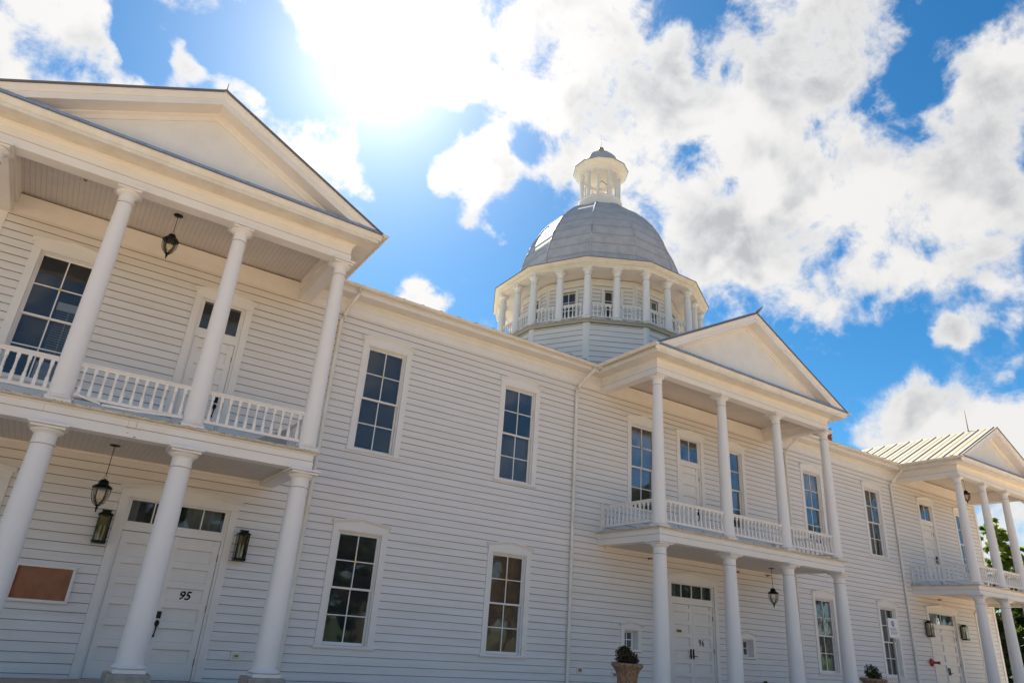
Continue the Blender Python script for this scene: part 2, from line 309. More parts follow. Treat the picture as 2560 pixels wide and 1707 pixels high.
# ------------------------------------------------------------------ openings (x0,x1,z0,z1) of the casing, and windows list
UP_Z, UP_H, LO_Z, LO_H, WW = 4.60, 2.40, .70, 2.17, .96
WIN = []   # (centre x, z0, h, kind)
for cx, dz in ((-1.0, .03), (5.48, 0), (9.245, -.01), (13.58, -.06), (17.37, -.04), (21.5, 0), (25.16, .02), (31.75, .03)):
    WIN.append((cx, UP_Z + dz, UP_H, 'up'))
for cx, dz in ((5.48, 0), (9.245, 0), (21.5, 0), (25.16, 0)):
    WIN.append((cx, LO_Z + dz, LO_H, 'lo'))
CAS = .135
holes = []      # casing outlines: the siding stops here
opens = []      # true openings in the wall body
for cx, z0, h, k in WIN:
    holes.append((cx - WW / 2 - CAS, cx + WW / 2 + CAS, z0 - .06, z0 + h + .155)); opens.append((cx - WW / 2, cx + WW / 2, z0, z0 + h))
DOORS = [  # kind, cx, outer half width, floor z, leaf height, transom (z0,z1), leaves, lights
    ('double', 1.94, 1.02, .0, 2.36, (2.50, 2.90), 2, 4), ('double', 15.42, 1.00, -.06, 2.28, (2.37, 2.74), 2, 4), ('double', 28.83, 1.08, .0, 2.40, (2.54, 2.92), 2, 2),
    ('single', -1.30, .57, .0, 2.36, (2.50, 2.90), 1, 2), ('single', 32.00, .60, .0, 2.40, (2.56, 2.95), 1, 2),
    ('single', 1.79, .575, 3.80, 2.38, (6.36, 6.98), 1, 2), ('single', 15.50, .58, 3.72, 2.38, (6.25, 6.91), 1, 2), ('single', 28.92, .60, 3.80, 2.42, (6.40, 7.01), 1, 2)]
for kd, cx, hw, fz, lh, tr, nl, nlt in DOORS:
    holes.append((cx - hw, cx + hw, fz, tr[1] + .16)); opens.append((cx - hw + CAS, cx + hw - CAS, fz, tr[1] + .02))
SMALL = [(13.105, .985), (17.615, 1.0)]
for cx, z0 in SMALL:
    holes.append((cx - .35, cx + .35, z0 - .06, z0 + .60)); opens.append((cx - .235, cx + .235, z0, z0 + .46))

def minus(a, b, cuts):
    seg = [(a, b)]
    for c0, c1 in cuts:
        n = []
        for s0, s1 in seg:
            if c1 <= s0 or c0 >= s1: n.append((s0, s1)); continue
            if c0 > s0: n.append((s0, c0))
            if c1 < s1: n.append((c1, s1))
        seg = n
    return [(s, e) for s, e in seg if e - s > .004]
def holed_slab(mb, x0, x1, z0, z1, y0, y1, hs):
    zs = sorted({z0, z1, *[h[2] for h in hs if z0 < h[2] < z1], *[h[3] for h in hs if z0 < h[3] < z1]})
    for a, b in zip(zs[:-1], zs[1:]):
        m = (a + b) / 2
        for s, e in minus(x0, x1, [(h[0], h[1]) for h in hs if h[2] < m < h[3]]): mb.box(s, e, y0, y1, a, b)
def siding(mb, x0, x1, z0, z1, hs, pitch=.153, thick=.024, slot=.009, joint=(4.5, 7.5), y=0.0):
    z = z0
    while z < z1 - .01:
        top = min(z + pitch, z1)
        brk = [z + slot, top] + [v for h in hs for v in (h[2], h[3]) if z + slot + .002 < v < top - .002]
        brk = sorted(set(brk))
        js = []; x = x0 + random.uniform(.5, joint[1])
        while x < x1: js.append((x, x + .0010)); x += random.uniform(*joint)
        dz = random.uniform(-.0012, .0012)
        for a, b in zip(brk[:-1], brk[1:]):
            m = (a + b) / 2
            for s, e in minus(x0, x1, [(h[0] - .002, h[1] + .002) for h in hs if h[2] < m < h[3]] + js):
                jy = math.sin(s * 12.9898 + z * 78.2) * .0013
                fa = y - thick + (a - z) / pitch * (thick - .006) + jy; fb = y - thick + (b - z) / pitch * (thick - .006) + jy
                if a == brk[0]: aa = a + dz
                else: aa = a
                c = [(s, fa, aa), (e, fa, aa), (e, fb, b), (s, fb, b)]
                mb.face(c, 0)
                if a == brk[0]: mb.face([(s, fa, aa), (e, fa, aa), (e, y + .005, aa), (s, y + .005, aa)], 1)
                mb.face([(s, fa, aa), (s, fb, b), (s, y + .005, b), (s, y + .005, aa)], 0); mb.face([(e, fa, aa), (e, fb, b), (e, y + .005, b), (e, y + .005, aa)], 0)
        z += pitch
# open-mesh build (no normal recalculation needed for thin boards, cycles is two-sided)
XL, XR = -9.0, 33.1
s = MB(); siding(s, XL, XR - .13, -.10, 7.60, holes); s.build('wall', ['siding', 'under'], hall)
b = MB(); holed_slab(b, XL, XR, -.4, 8.15, .006, .16, opens); b.build('wall_sheathing', ['sheath'], hall)
b = MB(); b.box(XR - .13, XR + .025, -.034, .0055, -.1, 7.6); b.box(XR + .0, XR + .026, .006, .13, -.1, 7.6); b.build('corner_board', 'paint', hall)
b = MB(); b.box(-2.27, -2.15, -.030, .004, 3.82, 7.56); b.build('corner_board', 'paint', hall)
# rear, side and inner walls
back = [(8.0, 9.6, .75, 2.9), (8.15, 9.75, 4.6, 7.0)] + [(x, x + 1.0, z, z + 2.2) for x in (-1, 3, 13, 17, 22, 26) for z in (.75,)]
b = MB(); holed_slab(b, XL, XR, -.4, 8.15, 10.9, 11.05, back); b.box(XL, XL + .15, .161, 10.899, -.4, 8.15); b.box(XR - .15, XR, .161, 10.899, -.4, 8.15)
b.build('rear_wall', 'siding', hall)
b = MB(); holed_slab(b, XL + .2, XR - .2, 0, 8.0, 8.0, 8.08, [(h[0] - .3, h[1] + .3, h[2] - .3, h[3] + .3) for h in back[:2]])
for x in (3.6, 7.2, 11.6, 19.6, 23.4, 27.2): b.box(x, x + .1, .17, 7.99, 0, 3.5); b.box(x, x + .1, .17, 7.99, 3.85, 8.0)
b.build('interior_wall', 'intwall', hall)
b = MB(); b.box(XL + .2, XR - .2, .17, 10.88, -.1, .0); b.box(XL + .2, XR - .2, .17, 10.88, 3.55, 3.8); b.build('interior_floor', 'intfloor', hall)
b = MB(); b.box(XL + .2, XR - .2, .17, 10.88, 7.85, 7.95); b.build('interior_ceiling', 'intwall', hall)

# ------------------------------------------------------------------ main frieze, cornice, gutter, roof
def span_x(mb, prof, x0, x1, mi=0): mb.extr_x(prof, x0, x1, mi)
PX = [(-2.38, 3.50), (11.93, 19.27), (27.02, 32.90)]   # porch outer faces
prof = [(.006, 7.603), (-.030, 7.603), (-.030, 7.775), (-.034, 7.778), (-.034, 7.79), (-.042, 7.795), (-.042, 7.90), (-.075, 7.935), (-.085, 7.965), (-.085, 7.972), (.006, 7.972)]
for a, c in ((XL, PX[0][0] - .002), (PX[0][1] + .002, PX[1][0] - .002), (PX[1][1] + .002, PX[2][0] - .002)): b = MB(); span_x(b, prof, a, c); b.build('frieze', 'paint', hall)
for a, c in PX: b = MB(); b.box(a + .262, c - .262, -.027, .005, 7.603, 7.8002); b.box(a + .262, c - .262, -.036, .005, 7.80, 7.995); b.build('frieze', 'paint', hall)
prof = [(-.075, 7.974), (-.40, 7.974), (-.40, 8.05), (-.42, 8.06), (-.42, 8.15), (.1, 8.15), (.1, 7.99), (-.075, 7.99)]
segs = ((XL, PX[0][0] - .385), (PX[0][1] + .385, PX[1][0] - .385), (PX[1][1] + .385, PX[2][0] - .385), (PX[2][1] + .385, XR + .4))
for a, c in segs[:3]: b = MB(); span_x(b, prof, a, c); b.build('cornice', 'paint', hall)
def gutter_prof(r=.07, t=.006, n=10):
    o = [(r * math.cos(math.pi + math.pi * i / n), r * math.sin(math.pi + math.pi * i / n)) for i in range(n + 1)]
    i_ = [((r - t) * math.cos(2 * math.pi - math.pi * i / n), (r - t) * math.sin(2 * math.pi - math.pi * i / n)) for i in range(n + 1)]
    return o + i_
GP = gutter_prof()
for a, c in segs[:3]:
    b = MB(); a2 = a - .07 if a > XL else a; c2 = c + .07 if c < XR else c
    n_ = max(1, int((c2 - a2) / 3)); 
    prev = None
    def gz(x): return 8.165 - .006 * (x - 4) if 3 < x < 12 else 8.15
    b.rings([[(x, -.49 + gx, gz(x) + gy) for gx, gy in GP] for x in [a2 + (c2 - a2) * i / n_ for i in range(n_ + 1)]], 0, True)
    for i in range(1, n_ + 1):
        x = a2 + (c2 - a2) * (i - .5) / n_; b.rings([[(x + q, -.49 + gx * 1.06, gz(x) + gy * 1.06) for gx, gy in GP] for q in (0, .03)], 0, False)
    b.build('gutter', 'gutter', hall)
# main roof
b = MB(); RZ = 10.35
for y0, y1 in ((-.50, 5.3), (11.6, 5.3)):
    b.rings([[(x, y0, 8.175), (x, y1, RZ), (x, y1, RZ - .06), (x, y0, 8.13)] for x in (XL - .1, XR + .45)])
x = XL
while x < XR + .4:
    b.rings([[(x, -.5, 8.175), (x, 5.3, RZ), (x, 5.3, RZ + .03), (x, -.5, 8.205)], [(x + .02, -.5, 8.175), (x + .02, 5.3, RZ), (x + .02, 5.3, RZ + .03), (x + .02, -.5, 8.205)]], 1); x += .5
roof = b.build('roof', ['roofm', 'seam'], hall)
b = MB()
for zi in range(16):
    z = 8.6 + zi * .07
    for k in range(3):
        off = .1 * (zi % 2)
        b.box(24.95 + k * .2 - off * .5, 25.13 + k * .2 - off * .5, 1.5, 1.72, z, z + .058)
        b.box(24.95 + k * .2 - off * .5, 25.13 + k * .2 - off * .5, 1.9, 2.1, z, z + .058)
b2 = mat('chimney_brick', (.42, .12, .06), .85, vscale=14, bump=.5, bscale=60, col2=(.28, .075, .04)); M['brick'] = b2
ch = b.build('chimney', ['brick'], roof)
b = MB(); b.box(24.97, 25.44, 1.52, 2.08, 8.5, 9.70); b.box(24.93, 25.5, 1.47, 2.12, 9.70, 9.735); b.build('chimney_core', 'flash', roof)

# ------------------------------------------------------------------ downspouts
def downspout(pts, name='downspout'):
    b = MB(); b.tube(pts, .046, 12)
    for z in (7.2, 5.2, 3.2, 1.2):
        p = pts[-1]; b.box(p[0] - .055, p[0] + .055, -.1, -.024, z, z + .025)
    b.build(name, 'gutter', hall)
for xg, xw in ((4.42, 4.25), (11.32, 11.05), (20.33, 20.07), (26.72, 26.47)):
    downspout([(xg, -.49, 8.10), (xg, -.47, 7.98), (xg - .03, -.42, 7.90), (xw + .03, -.12, 7.52), (xw, -.075, 7.42), (xw, -.068, 7.3), (xw, -.068, -.2)])

# ------------------------------------------------------------------ windows
def hood_points(hw, z0, zend, zpk, n=10):
    pts = []
    for i in range(n + 1):
        t = -1 + 2 * i / n; pts.append((t * hw, zend + (zpk - zend) * (1 - abs(t)) ** 1.0))
    return pts
def make_hood(hw, ze, zp):     # local z of hood ends / peak
    b = MB()
    P = [(-hw, ze), (0, zp), (hw, ze)]
    # peaked head board
    b.rings([[(x, y, z) for x, z in ((-hw + .045, 0.0), (hw - .045, 0.0), (hw - .045, ze), (0, zp), (-hw + .045, ze))] for y in (-.041, .0045)])
    pr = [(-.042, -.035), (-.058, -.03), (-.064, -.012), (-.085, .0), (-.092, .02), (-.092, .034), (-.0, .040), (-.0, -.035)]
    b.rings([[(x, y, z + dz) for y, dz in pr] for x, z in P])
    return b
def hung_window(name, w, h, kind, lights=(2, 2), cas=CAS, recess=.05):
    """casing mesh with children sash, pane, sill, hood, latch; origin at bottom centre of the opening"""
    b = MB(); hw = w / 2
    b.box(-hw - cas, -hw, -.036, .0055, -.0, h + .02); b.box(hw, hw + cas, -.036, .0055, -.0, h + .02); b.box(-hw + .0005, hw - .0005, -.034, .0055, h, h + .0195)
    # jamb linings
    b.box(-hw + .0, -hw + .022, .006, .15, 0, h); b.box(hw - .022, hw, .006, .15, 0, h); b.box(-hw + .0225, hw - .0225, .006, .15, h - .022, h)
    b.box(-hw + .0225, -hw + .034, .012, .03, 0, h - .022); b.box(hw - .034, hw - .0225, .012, .03, 0, h - .022)
    root = b.build(name, 'paint', hall, bevel=.003)
    s = MB(); iw = hw - .024; mz = h * .492
    def sash(y, z0, z1, bt, tp):
        s.box(-iw, -iw + .042, y, y + .034, z0, z1); s.box(iw - .042, iw, y, y + .034, z0, z1)
        s.box(-iw + .042, iw - .042, y + .001, y + .033, z0, z0 + bt); s.box(-iw + .042, iw - .042, y + .001, y + .033, z1 - tp, z1)
        s.box(-.011, .011, y + .003, y + .030, z0 + bt, z1 - tp)
        zc = (z0 + bt + z1 - tp) / 2
        s.box(-iw + .042, -.0111, y + .003, y + .030, zc - .011, zc + .011); s.box(.0111, iw - .042, y + .003, y + .030, zc - .011, zc + .011)
    sash(recess, mz - .02, h - .023, .04, .035); sash(recess + .038, .008, mz + .018, .055, .036)
    so_ = s.build('sash', 'paint', root, bevel=.0025)
    g = MB(); g.box(-iw + .03, iw - .03, recess + .014, recess + .018, mz, h - .04); g.box(-iw + .03, iw - .03, recess + .052, recess + .056, .04, mz)
    go = g.build('pane', 'glass', root)
    q = MB(); q.box(-hw - cas - .03, hw + cas + .03, -.062, .0053, -.045, -.0005); q.box(-hw - cas, hw + cas, -.045, .005, -.060, -.0455); q.box(-hw + .001, hw - .001, -.03, .14, -.0003, .007)
    qo = q.build('sill', 'paint', root, bevel=.004)
    hh = make_hood(hw + cas + .045, .145, .240); ho = hh.build('hood', 'paint', root); ho.location = (0, 0, h + .0205)
    l_ = MB(); l_.box(-.018, .018, recess - .008, recess + .002, h * .72, h * .72 + .075); lo = l_.build('latch', 'brass', root)
    kid(root, so_, go, qo, ho, lo)
    return root
proto = {}
for cx, z0, h, k in WIN:
    if k not in proto: w = proto[k] = hung_window('window', WW, h, k); w.location = (cx, 0, z0)
    else: w = copy_tree(proto[k], loc=(cx, 0, z0))
# small recessed windows beside door 96
for cx, z0 in SMALL:
    b = MB(); hw = .235; b.box(-.35, -hw, -.036, .0055, 0, .48); b.box(hw, .35, -.036, .0055, 0, .48); b.box(-hw + .0005, hw - .0005, -.034, .0055, .46, .4795)
    b.box(-hw, -hw + .015, .006, .2, 0, .46); b.box(hw - .015, hw, .006, .2, 0, .46); b.box(-hw + .0155, hw - .0155, .006, .2, .445, .46); b.box(-hw + .0155, hw - .0155, .006, .2, 0, .012)
    root = b.build('window', 'paint', hall, bevel=.003, loc=(cx, 0, z0)); y = .15
    s = MB(); s.box(-.215, -.165, y, y + .03, .013, .444); s.box(.165, .215, y, y + .03, .013, .444); s.box(-.1645, .1645, y, y + .03, .013, .06); s.box(-.1645, .1645, y, y + .03, .40, .444)
    s.box(-.012, .012, y + .002, y + .026, .06, .40); s.box(-.1645, -.0121, y + .002, y + .026, .22, .244); s.box(.0121, .1645, y + .002, y + .026, .22, .244); s.build('sash', 'paint', root)
    g = MB(); g.box(-.17, .17, y + .012, y + .016, .05, .41); g.build('pane', 'glass', root)
    q = MB(); q.box(-.37, .37, -.06, .0053, -.045, -.0005); q.build('sill', 'paint', root, bevel=.003)
    ho = make_hood(.40, .10, .165).build('hood', 'paint', root); ho.location = (0, 0, .4805)
# things behind the glass
def ip(name, box, m): b = MB(); b.box(*box); return b.build(name, m, hall)
ip('window_screen', (5.02, 5.94, .135, .145, 4.72, 6.98), 'shade'); 
ip('window_screen', (8.80, 9.70, .30, .31, 4.62, 5.75), 'shade')
ip('panelling', (8.80, 9.70, .142, .15, .72, 2.85), 'board')
ip('panelling', (21.05, 21.95, .142, .15, .72, 2.85), 'board')
ip('curtain', (25.28, 25.42, .2, .24, .9, 2.85), 'curtain'); ip('curtain', (25.36, 25.5, .2, .24, 4.62, 6.98), 'curtain')
ip('curtain', (2.1, 2.72, .22, .26, 2.4, 2.95), 'curtain'); ip('curtain', (1.1, 1.28, .22, .26, 2.4, 2.95), 'curtain'); ip('curtain', (28.2, 28.6, .22, .26, 2.4, 2.95), 'curtain')
ip('panelling', (13.05, 14.1, .35, .37, 4.6, 5.75), 'board'); ip('curtain', (15.98, 16.2, .22, .26, 2.3, 2.8), 'curtain')
b = MB()
for i in range(34):
    z = 4.66 + i * .046
    if z < 6.02: b.rings([[(x, .150, z), (x, .185, z + .018), (x, .185, z + .021), (x, .150, z + .003)] for x in (-.94, -.55)])
b.box(-.96, -.54, .14, .2, 6.05, 6.20); b.box(-.755, -.745, .147, .149, 4.66, 6.05)
b.build('window_blind', 'blind', hall)
b = MB(); b.box(-.98, -.52, .25, .27, 4.62, 5.05); b.build('curtain', 'blind', hall)

# ------------------------------------------------------------------ doors
def panel_leaf(w, h, npan=6, bottom=.22):
    b = MB(); st = .105; b.box(-w / 2, w / 2, .03, .045, 0, h)        # recessed panel plane
    b.box(-w / 2, -w / 2 + st, .0, .0299, 0, h); b.box(w / 2 - st, w / 2, .0, .0299, 0, h)
    pit = (h - bottom - .10) / npan; z = bottom
    b.box(-w / 2 + st, w / 2 - st, .0, .0299, 0, bottom)
    for i in range(npan):
        z0 = bottom + i * pit; z1 = z0 + pit - .10
        b.box(-w / 2 + st, w / 2 - st, .0, .0299, z1, z1 + .10); b.box(-w / 2 + st + .004, w / 2 - st - .004, .004, .028, z1 - .007, z1 - .0005, 1); b.box(-w / 2 + st + .018, w / 2 - st - .018, .0285, .0296, z0 + .0148, z0 + .018, 1)  # dark strips paint in shade at panel top and foot
        x0, x1 = -w / 2 + st, w / 2 - st; k = .018     # ovolo around the panel
        for A, B in (((x0, z0), (x1, z0)), ((x1, z0), (x1, z1)), ((x1, z1), (x0, z1)), ((x0, z1), (x0, z0))): pass
        b.box(x0, x1, .012, .0298, z0, z0 + k * .8); b.box(x0, x1, .020, .0298, z1 - k, z1); b.box(x0, x0 + k, .012, .0297, z0 + k * .8, z1 - k); b.box(x1 - k, x1, .012, .0297, z0 + k * .8, z1 - k)
    return b
def make_door(kd, cx, hw, fz, lh, tr, nl, nlt, idx):
    b = MB(); ow = hw - CAS; top = tr[1] + .02
    b.box(-hw, -ow, -.036, .0055, fz, top + .02); b.box(ow, hw, -.036, .0055, fz, top + .02); b.box(-ow + .0005, ow - .0005, -.034, .0055, top, top + .0195)
    b.box(-ow, -ow + .045, .006, .14, fz, top); b.box(ow - .045, ow, .006, .14, fz, top); b.box(-ow + .0455, ow - .0455, .006, .14, top - .03, top)
    iw = ow - .0455; lt = fz + lh
    b.box(-iw, iw, .012, .13, lt + .006, tr[0] - .0)      # transom bar
    b.box(-iw, -iw + .035, .03, .07, tr[0] + .0005, top - .0305); b.box(iw - .035, iw, .03, .07, tr[0] + .0005, top - .0305); b.box(-iw + .0355, iw - .0355, .03, .07, tr[0] + .0005, tr[0] + .025)
    for i in range(1, nlt):
        x = -iw + 2 * iw * i / nlt; b.box(x - .011, x + .011, .032, .068, tr[0] + .0255, top - .031)
    root = b.build('door', 'paint', hall, bevel=.003, loc=(cx, 0, 0))
    g = MB(); g.box(-iw + .02, iw - .02, .045, .049, tr[0] + .01, top - .035); g.build('transom_pane', 'glass', root)
    ho = make_hood(hw + .045, .14, .27 if nl == 2 else .235).build('hood', 'paint', root); ho.location = (0, 0, top + .0205)
    lw = (2 * iw - .006 * (nl + 1)) / nl
    for i in range(nl):
        lx = -iw + .006 + lw / 2 + i * (lw + .006)
        lf = panel_leaf(lw, lh - .008, 6, .25).build('door_leaf', ['paint', 'under'], root); lf.location = (lx, .035, fz + .006)
    h = MB()
    for z in (fz + .3, fz + lh * .5, fz + lh - .3): h.box(iw - .012, iw + .008, .018, .034, z - .06, z + .06)
    h.build('hinge', 'bronze', root)
    return root, iw
doors = [make_door(*d, i) for i, d in enumerate(DOORS)]
def gripset(parent, x, z, y=.032):
    b = MB(); b.box(x - .035, x + .035, y - .025, y, z + .155, z + .27); b.rings([[(x + .038 * math.cos(a), y - q, z + .075 + .055 * math.sin(a)) for a in [2 * math.pi * i / 14 for i in range(14)]] for q in (0, .018)])
    b.tube([(x, y - .03, z + .06), (x - .005, y - .055, z - .02), (x - .01, y - .05, z - .09), (x - .012, y - .02, z - .14)], [.016, .012, .011, .018], 8); b.lathe([(.0, z + .20), (.0, z + .2)], x, y, 4) if 0 else None
    b.build('handle', 'black', parent)
gripset(doors[0][0], .085, .82); gripset(doors[5][0], .29, 4.78)
gripset(doors[6][0], .30, 4.70); gripset(doors[7][0], .32, 4.8)
def levers(parent, z, x=0, y=.03):
    for sx in (-1, 1):
        b = MB(); b.box(x + sx * .05 - .02, x + sx * .05 + .02, y - .02, y, z - .11, z + .13); b.tube([(x + sx * .05, y - .03, z - .04), (x + sx * .05, y - .055, z - .04), (x + sx * .16, y - .055, z - .045)], .009, 8); b.build('handle', 'black', parent)
levers(doors[1][0], .97, -.05); levers(doors[2][0], .96)
b = MB(); b.box(-.60, -.45, .012, .034, 1.50, 1.56); b.build('letter_plate', 'bronze', doors[1][0])
def digits(txt, loc, size, shear, parent, off=.0):
    cu = bpy.data.curves.new('number', 'FONT'); cu.body = txt; cu.size = size; cu.shear = shear; cu.extrude = .004; cu.offset = off; cu.space_character = 1.0 if shear else 1.22; cu.align_x = 'CENTER'; cu.align_y = 'CENTER'
    o = bpy.data.objects.new('door_number', cu); COL.objects.link(o); o.parent = parent; o.location = loc; o.rotation_euler = (R(90), 0, 0)
    cu.materials.append(M['black']); return o
digits('95', (.43, .060, 1.37), .20, .22, doors[0][0], .004)
digits('96', (.36, .060, 1.262), .225, .0, doors[1][0], .001).scale = (.82, 1, 1)
M['mirror'] = mat('lamp_mirror', (.17, .13, .08), .3, metal=1.0)
# ------------------------------------------------------------------ columns
def make_column(name, H, rb, rt, ab, seg=40):
    """shaft with children capital and base; origin at the foot"""
    b = MB(); z0 = .10; z1 = H - .30
    pr = []
    for i in range(13):
        t = i / 12; r = rb + (rt - rb) * (t ** 1.35); pr.append((r, z0 + (z1 - z0) * t))
    pr += [(rt + .012, z1 + .004), (rt + .016, z1 + .013), (rt + .012, z1 + .022), (rt, z1 + .026), (rt, H - .150)]
    b.lathe(pr, seg=seg); b.lathe([(rt + .0125, z1 + .0015), (rt + .0145, z1 + .006)], seg=seg, mi=1) if 0 else b.rings([[((r) * math.cos(2 * math.pi * i / seg), (r) * math.sin(2 * math.pi * i / seg), z) for i in range(seg)] for r, z in ((rt + .0015, z1 - .005), (rt + .0125, z1 + .0025))], 1, True, True, False); root = b.build(name, ['column', 'under'], hall)  # dark ring below the astragal paints in its shade
    c = MB(); c.lathe([(rt - .01, H - .155), (rt + .012, H - .150), (rt + .014, H - .138), (rt + .030, H - .13), (rt + .058, H - .108), (rt + .064, H - .090), (rt + .050, H - .078)], seg=seg)
    c.box(-ab, ab, -ab, ab, H - .0775, H - .044); c.box(-ab + .012, ab - .012, -ab + .012, ab - .012, H - .044, H - .038, 1); c.box(-ab - .034, ab + .034, -ab - .034, ab + .034, H - .038, H - .0015)  # fillet between the abacus slabs coloured dark as painted shade
    co = c.build('capital', ['column', 'under'], root, bevel=.003)
    d = MB(); k = ab * .97; d.box(-k, k, -k, k, .0, .052); d.lathe([(rb + .005, .052), (rb + .035, .060), (rb + .042, .075), (rb + .035, .09), (rb + .012, .098), (rb + .004, .115)], seg=seg)
    bo = d.build('base', 'column', root, bevel=.004)
    kid(root, co, bo); return root
def sweepU(mb, prof, xl, xr, yf, yb, mi=0):
    rr = [[(xl - o, yb, z) for o, z in prof], [(xl - o, yf - o, z) for o, z in prof], [(xr + o, yf - o, z) for o, z in prof], [(xr + o, yb, z) for o, z in prof]]
    mb.rings(rr, mi)

BAL_N = 0
def make_baluster(h):
    b = MB(); q = .024
    b.box(-q, q, -q, q, 0, .115); b.box(-q, q, -q, q, h - .075, h)
    pr = [(.027, .115), (.026, .15), (.018, .185), (.016, .195), (.024, .202), (.024, .210), (.016, .217), (.016, .224), (.023, .231), (.023, .239), (.015, .247), (.020, .28), (.019, h - .16), (.016, h - .118), (.025, h - .108), (.025, h - .100), (.016, h - .090), (.022, h - .075)]
    b.lathe(pr, seg=10)
    return b
def railing(p0, p1, zb, zt, n, individual=True, name='railing', sag=None):
    """a straight run of railing between two points; balusters are sub-parts"""
    p0 = Vector(p0); p1 = Vector(p1); d = p1 - p0; Ln = d.length; ang = math.atan2(d.y, d.x)
    b = MB(); 
    b.rings([[(x, y, z) for y, z in ((-.028, zt - .045), (.028, zt - .045), (.040, zt - .030), (.040, zt - .012), (.022, zt), (-.022, zt), (-.040, zt - .012), (-.040, zt - .030))] for x in (0, Ln)])
    b.box(0, Ln, -.022, .022, zt - .075, zt - .0455)
    b.box(0, Ln, -.026, .026, zb, zb + .05)
    root = b.build(name, 'paint', hall, loc=(p0.x, p0.y, 0)); root.rotation_euler = (0, 0, ang)
    h = zt - .075 - zb - .05
    key = round(h, 3)
    if key not in BALS: 
        BALS[key] = make_baluster(h).build('baluster', 'paint', root); first = BALS[key]
        first.location = (Ln * .5 / n, 0, zb + .05); start = 1; me = first.data
    else: start = 0; me = BALS[key].data
    for i in range(start, n):
        o = bpy.data.objects.new('baluster', me); COL.objects.link(o); o.parent = root; o.location = (Ln * (i + .5) / n, 0, zb + .05 )
    return root
BALS = {}

